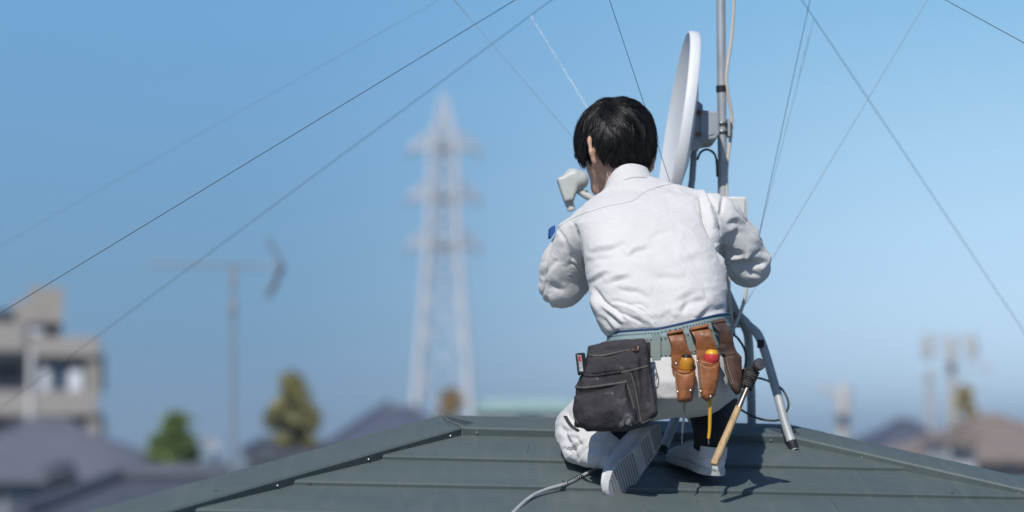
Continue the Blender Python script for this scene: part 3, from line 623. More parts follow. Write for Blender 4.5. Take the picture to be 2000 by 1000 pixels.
hv, hf, hn_ = [], [], 0
NC = 1150; cand = rng.normal(size=(9000, 3)); cand /= np.linalg.norm(cand, axis=1)[:, None]
cand = cand[(cand @ Uh > hlim(cand) + .10)]; cand = np.concatenate([cand[:NC - 60], unit(WQ) + rng.normal(size=(60, 3)) * .16]); cand /= np.linalg.norm(cand, axis=1)[:, None]
# skin parting at the whorl stays a little thinner
nst = 9
for c0 in cand:
    ns = rng.integers(9, 16); Lk = rng.uniform(.045, .10); sw0 = rng.normal(0, .16) + .55 * math.exp(-((1 - c0 @ WQ) / .12)); lay = rng.uniform(-.003, .011) * (.6 + .4 * rng.random())
    off = rng.normal(size=(ns, 3)) * .062; curl = rng.normal(0, .34); ctr = c0[None].copy(); tr = [ctr[0].copy()]; jit = rng.normal(0, .11) + .0; NS = 28
    for s_ in range(NS):
        t = tang(ctr, np.array([sw0 + curl * s_ / NS])); ctr = ctr + t * (Lk / .1) / NS; ctr /= np.linalg.norm(ctr, axis=1)[:, None]
        if s_ > 5 and ctr[0] @ Uh < hlim(ctr)[0] + jit: break
        tr.append(ctr[0].copy())
    tr = np.array(tr); ti = np.linspace(0, len(tr) - 1, nst); ctr = np.stack([np.interp(ti, np.arange(len(tr)), tr[:, j]) for j in range(3)], 1)
    path = [ctr[j][None] + off * (1 - .86 * j / (nst - 1)) for j in range(nst)]
    path = np.stack(path, 1); path /= np.linalg.norm(path, axis=2)[..., None]; lift = lay + rng.uniform(-.001, .0025, ns)[:, None] + (rng.uniform(.001, .009) * np.linspace(0, 1, nst) ** 2 - .002)[None] + .0022 * np.sin(np.linspace(0, 3, nst))[None]
    pts = hsurf(path, lift); wd = rng.uniform(.0005, .0011, ns)[:, None] * np.interp(np.linspace(0, 1, nst), [0, .15, .6, 1], [.5, 1, .85, .12])[None]
    T = np.gradient(pts, axis=1); T /= np.linalg.norm(T, axis=2)[..., None] + 1e-9; Nn = path; S = np.cross(T, Nn); S /= np.linalg.norm(S, axis=2)[..., None] + 1e-9
    ring = np.stack([pts - S * wd[..., None], pts + Nn * wd[..., None] * .9, pts + S * wd[..., None]], 2)          # ns,nst,3,3
    hv.append(ring.reshape(-1, 3)); 
    base_i = hn_ + (np.arange(ns)[:, None, None] * nst + np.arange(nst - 1)[None, :, None]) * 3
    for a_, b_ in ((0, 1), (1, 2), (2, 0)):
        hf.append(np.stack([base_i + a_, base_i + b_, base_i + 3 + b_, base_i + 3 + a_], -1).reshape(-1, 4))
    hn_ += ns * nst * 3
mb.add(np.concatenate(hv), np.concatenate(hf).tolist())
# fly-away wisps along the top
for i in range(16):
    a = rng.normal(0, .5); q = unit(WQ * .5 + np.array([-.35 + .55 * rng.random(), .1 * rng.normal(), .8])); p0 = hsurf(q[None], np.array([.002]))[0]; t = unit(np.array([rng.normal(), rng.normal() * .3, .1])); L_ = rng.uniform(.010, .022)
    mb.tube([p0, p0 + t * L_ * .5 + q * L_ * .28, p0 + t * L_ + q * L_ * .30], [.0006, .0005, .0002], 4, 3)
for i in range(70):
    a = rng.uniform(-1.0, .95); q = unit(-Fh * math.cos(a) + Lh * math.sin(a) - Uh * rng.uniform(.75, 1.25)); p0 = hsurf(q[None], np.array([.001]))[0]; dn_ = unit(np.array([rng.normal() * .18, -.12 - .1 * rng.random(), -1.0])); L_ = rng.uniform(.010, .026)
    for k in range(5):
        o_ = rng.normal(size=3) * .0016; mb.tube([p0 - dn_ * .022 + o_ * 2 + q * .002, p0 + o_ + q * .002, p0 + dn_ * L_ * .6 + o_ * .6, p0 + dn_ * L_ + np.array([rng.normal() * .002, 0, 0])], [.0007, .0009, .0007, .0002], 4, 3)
hair = mb.build('hair', m_hair, worker, True, angle=180)

# ------------------------------------------------------------------ tool belt and what hangs from it
m_web = mat('belt_webbing', (0.30, 0.41, 0.42), 0.85, 0, (0.38, 0.48, 0.48), 30, .6, .0008, 500, stretch=(1, 1, 6))
m_web2 = mat('grey_green_webbing', (0.25, 0.31, 0.29), 0.85, 0, (0.33, 0.38, 0.35), 40, .6, .0008, 500, stretch=(1, 1, 6))
m_edge = mat('blue_piping', (0.012, 0.06, 0.17), 0.6, 0, (0.01, 0.04, 0.12), 40, .5)
BCX, BCY, BA, BB = (P(1192, 0, 5.03)[0] + P(1410, 0, 5.03)[0]) / 2, 5.03, (P(1410, 0, 5.03)[0] - P(1192, 0, 5.03)[0]) / 2 + .003, .124
def waist(t, z, off=0.0, n=2.4):
    c, q = math.cos(t), math.sin(t); e = 2 / n
    return np.array([BCX + (BA + off) * np.sign(c) * abs(c) ** e, BCY - (BB + off) * np.sign(q) * abs(q) ** e, z])
def zat(u, v, Y=4.91): return P(u, v, Y)[2]
def beltz(x, top):
    u = 1000 + x * F / 4.91
    return zat(0, np.interp(u, [1150, 1188, 1285, 1330, 1405, 1440], [648, 648, 644, 634, 615, 609] if top == 0 else [698, 698, 696, 688, 668, 660] if top == 1 else [664, 662, 659, 652, 634, 626] if top == 2 else [704, 703, 702, 697, 676, 668]))
belt = thing('tool_belt', waist(math.pi / 2, beltz(BCX, 1)), 'pale green webbing work belt with blue top edge round the waist of the worker', 'belt')
def band(name, topk, botk, off, mt, th=.004, parent=None):
    mb = MB(); R = []
    for t in np.linspace(0, 2 * np.pi, 96, endpoint=False):
        p = waist(t, 0); z1, z0 = beltz(p[0], topk), beltz(p[0], botk); a = waist(t, 0, off); c = waist(t, 0, off + th)
        zm = (z0 + z1) / 2; c2 = waist(t, 0, off + th + .0015)
        R.append([a * [1, 1, 0] + [0, 0, z0], c * [1, 1, 0] + [0, 0, z0], c2 * [1, 1, 0] + [0, 0, zm], c * [1, 1, 0] + [0, 0, z1], a * [1, 1, 0] + [0, 0, z1]])
    mb.rings(R, cap=False, closed=True); return mb.build(name, mt, parent or belt, True, angle=50)
wide = band('support_belt', 0, 1, .002, m_web, .006)
nar = band('webbing_strap', 2, 3, .009, m_web2, .005)
mb = MB(); pts = [waist(t, 0, .007) for t in np.linspace(0, 2 * np.pi, 97)]; mb.tube([p * [1, 1, 0] + [0, 0, beltz(p[0], 0) + .0012] for p in pts], .0030, 8, cap=False); mb.build('top_piping', m_edge, wide, True)
m_thread = mat('dark_thread', (0.02, 0.035, 0.05), 0.9)
def stitch(parent, pts, r=.0009, gap=2, mt=None, name='stitching'):
    mb = MB()
    for i in range(0, len(pts) - 1, gap): mb.tube([pts[i], pts[i] + (pts[i + 1] - pts[i]) * .8], r, 4)
    return mb.build(name, mt or m_thread, parent, True)
ts = np.linspace(.12, math.pi - .12, 120)
stitch(wide, [waist(t, 0, .0095) * [1, 1, 0] + [0, 0, beltz(waist(t, 0)[0], 0) - .008] for t in ts])
for dz in (-.006,): stitch(nar, [waist(t, 0, .0158) * [1, 1, 0] + [0, 0, beltz(waist(t, 0)[0], 2) + dz] for t in ts])
stitch(nar, [waist(t, 0, .0158) * [1, 1, 0] + [0, 0, beltz(waist(t, 0)[0], 3) + .006] for t in ts])
def pt_on_belt(u, v, off=.016):
    """front (camera side) of the belt ring at photo column u, row v"""
    p = P(u, v, 4.9); lo, hi = 0.02, math.pi - .02
    for _ in range(40):
        m = (lo + hi) / 2; q = waist(m, p[2], off); uq = proj(q[None])[0, 0]
        if uq > u: lo = m
        else: hi = m
    return waist(m, P(u, v, waist(m, 0, off)[1])[2], off)
mb = MB(); q = [[pt_on_belt(u, v, .0165) for u in np.linspace(1273, 1290, 5)] for v in np.linspace(652, 703, 8)]
q2 = [[x + np.array([0, -.004, 0]) for x in r] for r in q]; R = [r1 + r2[::-1] for r1, r2 in zip(q, q2)]; mb.rings(R); mb.build('keeper_loop', m_web2, belt, True, angle=60)

# --- black tool pouch
def worn_canvas():
    m = bpy.data.materials.new('worn_black_canvas'); m.use_nodes = True; t = m.node_tree; b = t.nodes['Principled BSDF']; N_ = t.nodes.new; Lk = t.links.new; tc = N_('ShaderNodeTexCoord'); b.inputs['Roughness'].default_value = .8; b.inputs['Specular IOR Level'].default_value = .3
    def noise(sc_, det, a, c_, st=(1, 1, 1)):
        mp = N_('ShaderNodeMapping'); mp.inputs['Scale'].default_value = st; Lk(tc.outputs['Object'], mp.inputs[0]); n = N_('ShaderNodeTexNoise'); n.inputs['Scale'].default_value = sc_; n.inputs['Detail'].default_value = det; n.inputs['Roughness'].default_value = .68; n.inputs['Distortion'].default_value = .4; Lk(mp.outputs[0], n.inputs['Vector']); r = N_('ShaderNodeMapRange'); r.inputs[1].default_value = a; r.inputs[2].default_value = c_; Lk(n.outputs[0], r.inputs[0]); return r.outputs[0]
    def mix(f, a, c_):
        x = N_('ShaderNodeMix'); x.data_type = 'RGBA'; Lk(f, x.inputs[0])
        for k, q in ((6, a), (7, c_)):
            if isinstance(q, tuple): x.inputs[k].default_value = (*q, 1)
            else: Lk(q, x.inputs[k])
        return x.outputs[2]
    col = mix(noise(11, 5, .35, .65), (0.030, 0.027, 0.031), (0.062, 0.056, 0.060)); col = mix(noise(24, 9, .60, .72), col, (0.17, 0.165, 0.155)); col = mix(noise(70, 6, .66, .72, (1, 1, .6)), col, (0.36, 0.355, 0.34)); col = mix(noise(18, 4, .62, .75), col, (0.016, 0.015, 0.016)); Lk(col, b.inputs['Base Color'])
    bp = N_('ShaderNodeBump'); bp.inputs['Distance'].default_value = .0016; Lk(noise(150, 4, 0, 1), bp.inputs['Height']); bp2 = N_('ShaderNodeBump'); bp2.inputs['Distance'].default_value = .004; Lk(noise(22, 5, 0, 1), bp2.inputs['Height']); Lk(bp.outputs[0], bp2.inputs['Normal']); Lk(bp2.outputs[0], b.inputs['Normal'])
    return m
m_pouch = worn_canvas()
m_pouch2 = mat('scuffed_black_leather', (0.024, 0.023, 0.024), 0.5, 0, (0.16, 0.155, 0.15), 26, .8, .0012, 120, .5, lo=.52, hi=.68, detail=9)
m_pipe = mat('grey_piping', (0.10, 0.10, 0.085), 0.8, 0, (0.17, 0.165, 0.14), 60, .7)
pc = P(1200, 842, 4.86)
pouch = thing('tool_pouch', pc, 'worn black canvas tool pouch hanging from the left of the belt', 'tool pouch')
SL = -0.42      # the pouch faces back and a little left
XR = P(1200, 760, 4.84)[0]
def pz(pts, Y=4.84): return [(P(u, v, Y)[0], P(u, v, Y)[2]) for u, v in pts]
pv = Vol([P(1105, 0, 4.8)[0], 4.68, P(0, 856, 4.8)[2]], [P(1300, 0, 4.9)[0], 5.02, P(0, 648, 4.8)[2]], 0.0024)
back_poly = [(1150, 674), (1180, 668), (1258, 661), (1266, 676), (1270, 712), (1284, 808), (1262, 832), (1226, 842), (1150, 842), (1124, 832), (1126, 752), (1138, 722), (1148, 690)]
pv.prism(pz(back_poly), 4.872, .020, .014, 0, SL, XR, .014)
pv.prism(pz([(1158, 690), (1236, 681), (1250, 700), (1252, 830), (1150, 836), (1136, 830), (1134, 742), (1148, 712)]), 4.846, .012, .010, .004, SL, XR, .012)
pv.prism(pz([(1122, 772), (1170, 768), (1222, 746), (1230, 770), (1246, 832), (1222, 842), (1150, 842), (1124, 830), (1119, 800)]), 4.824, .012, .011, .003, SL, XR, .026)
pv.prism(pz([(1231, 722), (1268, 708), (1284, 806), (1258, 832), (1250, 800), (1240, 762)]), 4.858, .020, .012, .004, -.15, XR + .05, .010)
V, Q = pv.mesh(); V = relax(V, Q, 2); N = vnormals(V, Q); UV = proj(V); H = np.zeros(len(V)); vis = (N @ FWD) < .3
H += .0028 * perlin(V * np.array([14, 14, 9]), 31) + .0011 * perlin(V * 55, 32)
G = lambda pts: [(1100 + x / 4.545, 640 + y / 4.545) for x, y in pts]
for pts, wd, h in [([(560, 480), (600, 640), (620, 760)], 4, -.006), ([(520, 400), (600, 400), (660, 640), (690, 830)], 3.5, -.007), ([(760, 380), (770, 560), (775, 780)], 4, -.004), ([(100, 800), (150, 880), (200, 920)], 3, -.005), ([(130, 400), (250, 430), (520, 395)], 4, -.008), ([(100, 520), (200, 540), (400, 505), (560, 478)], 5, .004), ([(350, 560), (380, 700), (370, 860)], 12, .004), ([(230, 560), (250, 720), (280, 860)], 10, -.004), ([(300, 250), (420, 240), (560, 200)], 3, -.006), ([(660, 480), (700, 600), (720, 740)], 8, .005), ([(330, 160), (450, 140), (600, 110)], 8, .004)]:
    fold(UV, H, G(pts), wd, h, 0, 1, vis)
V = V + N * H[:, None]; V = relax(V, Q, 1, .3)
bag = link_mesh('canvas_bag', V, Q, m_pouch, pouch, True, angle=180)
bt = BVHTree.FromPolygons([tuple(x) for x in V.tolist()], [tuple(x) for x in Q.tolist()])
for pts, r in [(G([(240, 245), (330, 250), (450, 228), (590, 198)]), .0022), (G([(520, 398), (620, 375), (750, 342)]), .0022), (G([(95, 520), (180, 535), (380, 510), (565, 482)]), .0026), (G([(565, 490), (600, 610), (625, 720)]), .0014), (G([(600, 400), (650, 600), (690, 840)]), .0014), (G([(100, 790), (150, 870), (185, 905)]), .0012), (G([(690, 850), (760, 820), (830, 780)]), .0014)]:
    q = on_cloth(pts, bt, .0004)
    if len(q) > 5: MB().tube(q, r, 6).build('piping', m_pipe, bag, True)
# frayed binding of the middle pocket
q = on_cloth(G([(130, 400), (250, 425), (380, 410), (515, 390)]), bt, .001)
if len(q) > 5:
    mb = MB(); mb.tube(q, .0042, 7)
    for i in range(150):
        p = q[rng.integers(len(q))] + rng.normal(size=3) * .002; mb.tube([p, p + np.array([rng.normal() * .003, -.004, rng.normal() * .004 - .001])], [.0006, .0003], 3)
    mb.build('frayed_binding', m_pouch, bag, True)
st0 = [P(1104, 813, 4.90), P(1110, 824, 4.885), P(1118, 834, 4.88), P(1130, 842, 4.87)]
MB().tube(st0, .0052, 8, 5, flat=.35).build('strap_end', m_pouch, pouch, True)
# leather corner patch with a worn pale emblem
def decal(pts_uv, tree, lift, th, name, mt, parent):
    """a thin raised patch following the surface under it"""
    c = np.mean(pts_uv, 0); rings = []
    for k in (1.0, .66, .33):
        r = []
        for u, v in pts_uv:
            uu, vv = c + (np.array([u, v]) - c) * k; d = Vector(P(uu, vv, 1.0) - CAM).normalized(); h = tree.ray_cast(Vector(CAM), d)
            if h[0] is None: return None
            r.append(np.array(h[0]) + np.array(h[1]) * lift - 0)
        rings.append(r)
    R = [[p - np.array(FWD) * -th for p in rings[0]]] + rings; mb = MB(); mb.rings(R); return mb.build(name, mt, parent, True, angle=60)
ov = G([(485, 830), (530, 785), (600, 745), (632, 735), (640, 790), (640, 850), (590, 885), (520, 900), (490, 880)])
patch = decal(ov, bt, .0022, .004, 'corner_patch', m_pouch2, bag)
m_mark = mat('pale_worn_print', (0.33, 0.33, 0.32), 0.8, 0, (0.12, 0.12, 0.12), 70, .8)
for pts in [[(560, 815), (590, 805), (598, 830), (580, 860), (556, 850)], [(505, 835), (512, 830), (520, 872), (512, 876)], [(520, 822), (528, 818), (540, 862), (532, 868)], [(534, 815), (550, 808), (546, 830), (538, 832)], [(590, 860), (612, 845), (606, 868)]]:
    decal(G(pts), bt, .0032, .0016, 'worn_emblem', m_mark, patch or bag)
m_brass = mat('worn_copper', (0.30, 0.14, 0.09), 0.4, .8, (0.1, .06, .05), 60, .6)
q = on_cloth(G([(605, 180), (615, 205), (645, 212), (668, 195), (668, 168)]), bt, .003)
if len(q) > 4: MB().tube(q, .0018, 6).build('ring', m_brass, pouch, True)
# belt hanger at the right of the pouch
mb = MB(); c = P(1261, 692, 4.846); mb.box(c, (.011, .006, .028)); mb.build('hanger_strap', mat('dark_leather', (0.03, 0.026, 0.024), .6, 0, (0.09, .07, .055), 30, .7, .0008, 150), pouch, bevel=.003)
for dv in (-13, 4): MB().box(P(1259, 690 + dv, 4.838), (.0055, .002, .0085)).build('leather_tab', mat('tan_leather_tab', (0.36, 0.20, 0.12), .6, 0, (.25, .13, .08), 60, .6), pouch, bevel=.0015)
mb = MB(); mb.tube([P(1277, 710, 4.855), P(1272, 728, 4.852), P(1274, 740, 4.852), P(1281, 742, 4.852), P(1283, 730, 4.853), P(1279, 712, 4.855)], .0014, 6, 6); mb.build('lanyard_loop', mat('grey_cord', (0.12, 0.11, 0.14), .8), pouch, True)
# knife standing in the pouch
m_black = mat('black_plastic', (0.014, 0.014, 0.016), 0.4, 0, (0.03, 0.03, 0.03), 40, .5)
m_label = mat('pale_sticker', (0.55, 0.54, 0.53), 0.5, 0, (0.2, 0.2, 0.22), 120, .8); m_redp = mat('red_print', (0.5, 0.03, 0.02), .5)
kb, kt = P(1138, 732, 4.865), P(1133, 690, 4.875); kd = unit(kt - kb); ks = unit(np.cross(kd, [0.3, -1, 0])); kM = np.stack([ks, np.cross(ks, kd), kd], 1)
knife = thing('utility_knife', kb, 'black utility knife with red and white sticker standing in the black pouch', 'knife')
MB().box((kb + kt) / 2, (.0105, .006, np.linalg.norm(kt - kb) / 2), kM).build('knife_body', m_black, knife, bevel=.002)
fr = -np.cross(ks, kd) if np.cross(ks, kd)[1] > 0 else np.cross(ks, kd)
st_ = MB().box((kb + kt) / 2 - ks * .0045 * (1 if ks[0] > 0 else -1) + fr * .0066, (.0042, .0008, .019), kM).build('sticker', m_label, knife)
MB().box((kb + kt) / 2 + kd * .011 - ks * .0055 * (1 if ks[0] > 0 else -1) + fr * .0076, (.0028, .0006, .006), kM).build('red_mark', m_redp, st_)

# --- leather holsters
m_lea = mat('tan_leather', (0.33, 0.120, 0.040), 0.45, 0, (0.10, 0.042, 0.022), 24, .9, .0006, 160, .5, detail=7, lo=.45, hi=.7)
m_lea2 = mat('dark_worn_leather', (0.115, 0.058, 0.036), 0.55, 0, (0.035, 0.024, 0.020), 20, .85, .0009, 110, .5, detail=8, lo=.42, hi=.62)
m_white_thread = mat('white_thread', (0.55, 0.50, 0.42), .8); m_rivet = mat('nickel_rivet', (0.42, 0.40, 0.38), .35, .9)
def holster(label, strap, pocket, Y, mt, stitches, rivets, mouth, slope=0.0, base=None):
    lo = P(*base, Y)
    t = thing('leather_holster', lo, label, 'holster', 'leather tool holsters on the belt')
    allp = strap + pocket; us = [p[0] for p in allp]; vs = [p[1] for p in allp]; xr = P(np.mean(us), 0, Y)[0]
    vv = Vol([P(min(us) - 12, 0, Y)[0], Y - .075, P(0, max(vs) + 12, Y)[2]], [P(max(us) + 12, 0, Y)[0], Y + .09, P(0, min(vs) - 12, Y)[2]], .0019)
    vv.prism(pz(strap, Y), Y, .0024, .0022, 0, slope, xr)
    vv.prism(pz(pocket, Y), Y - .015, .012, .009, .002, slope, xr, .014)
    V, Q = vv.mesh(); V = relax(V, Q, 2)
    # the strap bends forward over the belt at its top
    zt = P(0, min(vs), Y)[2]; zb = P(0, min(vs) + 45, Y)[2]; s_ = np.clip((V[:, 2] - zb) / (zt - zb), 0, 1); V[:, 1] += .022 * np.clip(s_ - .62, 0, 1) ** 1.2 * 1.2 - .006 * np.sin(np.pi * s_)
    N = vnormals(V, Q); UV = proj(V); H = .0016 * perlin(V * 40, 41) + .0006 * perlin(V * 110, 42)
    fold(UV, H, mouth, 2.2, -.0045, 0, 1, (N @ FWD) < .2, True); V = V + N * H[:, None]
    o = link_mesh('leather_sheath', V, Q, mt, t, True, angle=180); tr = BVHTree.FromPolygons([tuple(x) for x in V.tolist()], [tuple(x) for x in Q.tolist()])
    for pts in stitches:
        q = on_cloth(pts, tr, .0006)
        if len(q) > 4: stitch(o, q, .0011, 2, m_white_thread)
    q = on_cloth(mouth, tr, .001)
    if len(q) > 4: MB().tube(q, .0015, 6).build('mouth_rim', mt, o, True)
    for u, v in rivets:
        q = on_cloth([(u, v), (u + .5, v)], tr, .0)
        if q: MB().lathe(q[0], -FWD, [(.0034, -.001), (.0034, .0008), (.002, .002), (.0001, .0024)], 10).build('rivet', m_rivet, o, True)
    # top fold over the belt
    u0, v0 = strap[0]; u1, v1 = strap[1]
    mb = MB(); R = []
    for a in np.linspace(0, 1, 6):
        A = P(u0 + (u1 - u0) * a, v0 + (v1 - v0) * a, Y); R.append([A + np.array([0, .012 - .018 * math.cos(x), .007 * math.sin(x) + .001]) for x in np.linspace(.1, math.pi, 9)] + [A + np.array([0, .012 - .0145 * math.cos(x), .0045 * math.sin(x) - .001]) for x in np.linspace(math.pi, .1, 9)])
    mb.rings(R); mb.build('belt_loop', mt, t, True, angle=60)
    return t
YH = 4.872
holster('tan leather holster holding the black and yellow screwdriver', [(1304, 654), (1335, 648), (1341, 672), (1350, 690), (1358, 706), (1356, 740), (1316, 742), (1310, 714), (1310, 676)], [(1315, 722), (1357, 724), (1356, 752), (1350, 783), (1338, 787), (1323, 785), (1319, 752)], YH - .004, m_lea, [[(1320, 727), (1321, 745), (1325, 768)]], [(1321, 711), (1324, 766), (1349, 763)], [(1313, 720), (1328, 727), (1342, 728), (1357, 723)], base=(1337, 787))
holster('tan leather holster holding the red and yellow voltage tester', [(1348, 646), (1385, 638), (1393, 660), (1399, 679), (1407, 691), (1404, 735), (1366, 742), (1360, 705), (1358, 664)], [(1360, 703), (1406, 706), (1402, 742), (1395, 773), (1380, 785), (1368, 776), (1363, 742)], YH, m_lea, [[(1364, 709), (1367, 735), (1369, 758)], [(1368, 708), (1371, 735), (1373, 758)]], [(1363, 706), (1369, 765), (1388, 775)], [(1358, 701), (1372, 710), (1390, 714), (1405, 707)], base=(1381, 787))
holster('dark worn leather sheath, rightmost on the belt beside the hammer', [(1390, 633), (1417, 628), (1427, 650), (1438, 682), (1446, 700), (1414, 706), (1407, 690), (1403, 652)], [(1408, 690), (1436, 685), (1447, 697), (1449, 740), (1446, 768), (1436, 773), (1427, 760), (1414, 724)], YH + .03, m_lea2, [[(1413, 700), (1420, 727), (1430, 752)], [(1418, 700), (1426, 730), (1433, 750)]], [], [(1411, 696), (1424, 693), (1437, 690)], slope=.25, base=(1440, 775))
# --- screwdrivers
m_yel = mat('yellow_plastic', (0.62, 0.27, 0.02), .4, 0, (0.42, 0.17, 0.02), 50, .5); m_yel2 = mat('bright_yellow_plastic', (0.75, 0.42, 0.02), .35, 0, (0.6, 0.3, 0.02), 40, .4)
m_red = mat('red_plastic', (0.62, 0.055, 0.05), .35, 0, (0.45, .04, .04), 40, .5); m_steel = mat('tool_steel', (0.34, 0.34, 0.34), .35, .9, (0.22, .21, .2), 40, .6)
A, Bp = P(1341, 700, YH - .019), P(1332, 868, YH - .004); ax_ = unit(A - Bp)
sd = thing('screwdriver', Bp, 'black and yellow screwdriver hanging in a tan holster, thin grey blade below', 'screwdriver')
hd = MB().lathe(A, -ax_, [(.0001, -.006), (.007, -.006), (.0112, -.003), (.0138, .003), (.0146, .009), (.0146, .020), (.011, .027), (.010, .05), (.007, .08), (.004, .085)], 24)
hd = hd.build('handle', m_yel, sd, True, angle=50)
MB().lathe(A - ax_ * .000, ax_, [(.0112, -.001), (.0122, .003), (.0105, .0075), (.006, .0095), (.0001, .0100)], 22).build('end_cap', m_black, hd, True)
kn = MB()
for k in range(14):
    th_ = k / 14 * 2 * math.pi; e1_ = unit(np.cross(ax_, [0, 1, 0])); e2_ = np.cross(ax_, e1_); r_ = e1_ * math.cos(th_) + e2_ * math.sin(th_); kn.tube([A - ax_ * .006 + r_ * .0142, A - ax_ * .024 + (e1_ * math.cos(th_ + .35) + e2_ * math.sin(th_ + .35)  ) * .0140], .0010, 5)
kn.build('grip_ribs', m_yel, hd, True)
MB().tube([A - ax_ * .09, P(1337, 790, YH - .008), P(1333, 846, YH - .004)], .0027, 8).build('shaft', m_steel, sd, True)
MB().tube([P(1333, 844, YH - .004), P(1332, 852, YH - .004), Bp], [.0027, .0042, .0040], 8, flat=.3).build('blade_tip', m_steel, sd, True)
A, Bp = P(1390, 694, YH - .019), P(1384, 868, YH - .004); ax_ = unit(A - Bp)
sd2 = thing('voltage_tester', Bp, 'red and yellow screwdriver style tester with yellow shaft in a tan holster', 'screwdriver')
hd = MB().lathe(A, -ax_, [(.0152, -.003), (.0172, .004), (.0172, .010), (.0150, .016), (.0105, .022), (.009, .06), (.006, .08), (.004, .085)], 24).build('handle', m_red, sd2, True, angle=50)
MB().lathe(A, ax_, [(.0150, .001), (.0148, .004), (.0125, .0095), (.008, .0125), (.0001, .0138)], 22).build('end_cap', m_yel2, hd, True)
MB().tube([A - ax_ * .09, P(1388, 780, YH - .010), P(1387, 800, YH - .008), P(1386, 838, YH - .006), P(1384, 856, YH - .004)], [.0042, .0042, .0042, .0036, .0034], 8).build('shaft', m_yel2, sd2, True)
MB().tube([P(1384, 855, YH - .004), P(1384, 861, YH - .004), Bp], [.0016, .0014, .0016], 6).build('blade_tip', m_steel, sd2, True)
# --- hammer
YHm = 4.90
ht_, hb_ = P(1472, 726, YHm), P(1394, 908, YHm - .055); hx = unit(ht_ - hb_)
m_wood = mat('worn_wood', (0.52, 0.36, 0.18), .6, 0, (0.30, 0.18, 0.09), 40, .8, .0004, 90, stretch=(3, 3, .6), lo=.5, hi=.7); m_iron = mat('hammer_steel', (0.27, 0.235, 0.215), .38, .85, (0.14, .115, .10), 35, .7)
ham = thing('hammer', hb_, 'hammer with pale wooden handle hanging at the right hip of the worker', 'hammer')
L_ = np.linalg.norm(ht_ - hb_)
MB().tube([hb_, hb_ + hx * .004, hb_ + hx * .03, hb_ + hx * .07, hb_ + hx * L_ * .62], [.0085, .0102, .0108, .0100, .0088], 16, 5, flat=.8).build('wooden_handle', m_wood, ham, True, angle=50)
MB().tube([hb_ + hx * L_ * .615, hb_ + hx * L_ * .74, hb_ + hx * L_ * .98], [.0094, .0082, .0090], 12, 4, flat=.75).build('steel_socket', m_iron, ham, True, angle=50)
hc = P(1474, 719, YHm); fx = unit([.30, -.86, .30])
MB().lathe(hc, fx, [(.0001, -.060), (.004, -.060), (.006, -.035), (.0095, -.012), (.0098, .006), (.0102, .012), (.0138, .018), (.0142, .028), (.0132, .031), (.0001, .0318)], 22).build('hammer_head', m_iron, ham, True, angle=45)
m_cord = mat('black_cord', (0.02, 0.02, 0.02), .85, 0, (0.12, .115, .10), 90, .6, .0006, 400)
cs, ce = P(1470, 724, YHm), P(1456, 757, YHm - .006); d_ = unit(ce - cs); e1_ = unit(np.cross(d_, [0, 1, 0])); e2_ = np.cross(d_, e1_); pts = []
for t in np.linspace(0, 1, 200): a = t * 2 * math.pi * 8; pts.append(cs + (ce - cs) * t + (e1_ * math.cos(a) + e2_ * math.sin(a)) * (.0150 - .001 * t))
MB().tube(pts, .0026, 6).build('cord_binding', m_cord, ham, True)
mb = MB(); mb.tube([P(1458, 722, YHm + .01), P(1447, 730, YHm + .015), P(1446, 745, YHm + .012)], .006, 8, 5); mb.build('hanging_loop', m_lea2, ham, True)

# ------------------------------------------------------------------ antenna mast on its roof mount, straddling the ridge
m_galv = mat('galvanised_pipe', (0.56, 0.57, 0.57), .40, .45, (0.42, .43, .43), 14, .7, .0003, 60, stretch=(6, 6, 1)); m_galv2 = mat('weathered_galvanised_pipe', (0.50, 0.52, 0.52), .55, .25, (0.36, .38, .38), 18, .7, .0003, 90)
m_rub = mat('black_rubber', (0.016, 0.016, 0.017), .6); m_coax = mat('cream_coax', (0.62, 0.56, 0.47), .5, 0, (.5, .44, .36), 14, .5); m_wcoax = mat('white_coax', (0.66, 0.65, 0.61), .5, 0, (.5, .49, .46), 20, .5)
lo_, hi_ = 0.0, 2.0
for _ in range(40):
    m_ = (lo_ + hi_) / 2; lo_, hi_ = (m_, hi_) if proj((R0 + rv * m_)[None])[0, 0] < 1424 else (lo_, m_)
AX = R0 + rv * m_; YM = AX[1]
mast = thing('antenna_mast', AX, 'tall galvanised antenna mast standing over the ridge on a four legged roof mount', 'antenna mast')
MB().tube([P(1403.5, -420, YM), P(1411, 318, YM)], .0122, 18).build('upper_pole', m_galv, mast, True)
pl = MB().tube([P(1411, 312, YM), P(1418, 640, YM)], .0140, 18).build('lower_pole', m_galv2, mast, True)
MB().lathe(P(1409, 174, YM), unit(P(1406, 0, YM) - P(1411, 318, YM)), [(.0125, -.009), (.0142, -.008), (.0145, .008), (.0125, .009)], 18).build('tape_band', m_rub, mast, True)
MB().lathe(P(1411, 318, YM), unit(P(1406, 0, YM) - P(1411, 318, YM)), [(.0122, -.006), (.0150, -.005), (.0150, .005), (.0122, .006)], 18).build('pole_collar', m_galv2, mast, True)
tipR, tipL = RP(1552, 880, .004), RP(1290, 890, .004)
def far_tip(p): q = p - R0; a = q @ rv; return R0 + rv * a - nv * (q @ nv) + zv * (q @ zv)
hub = P(1432, 622, YM)
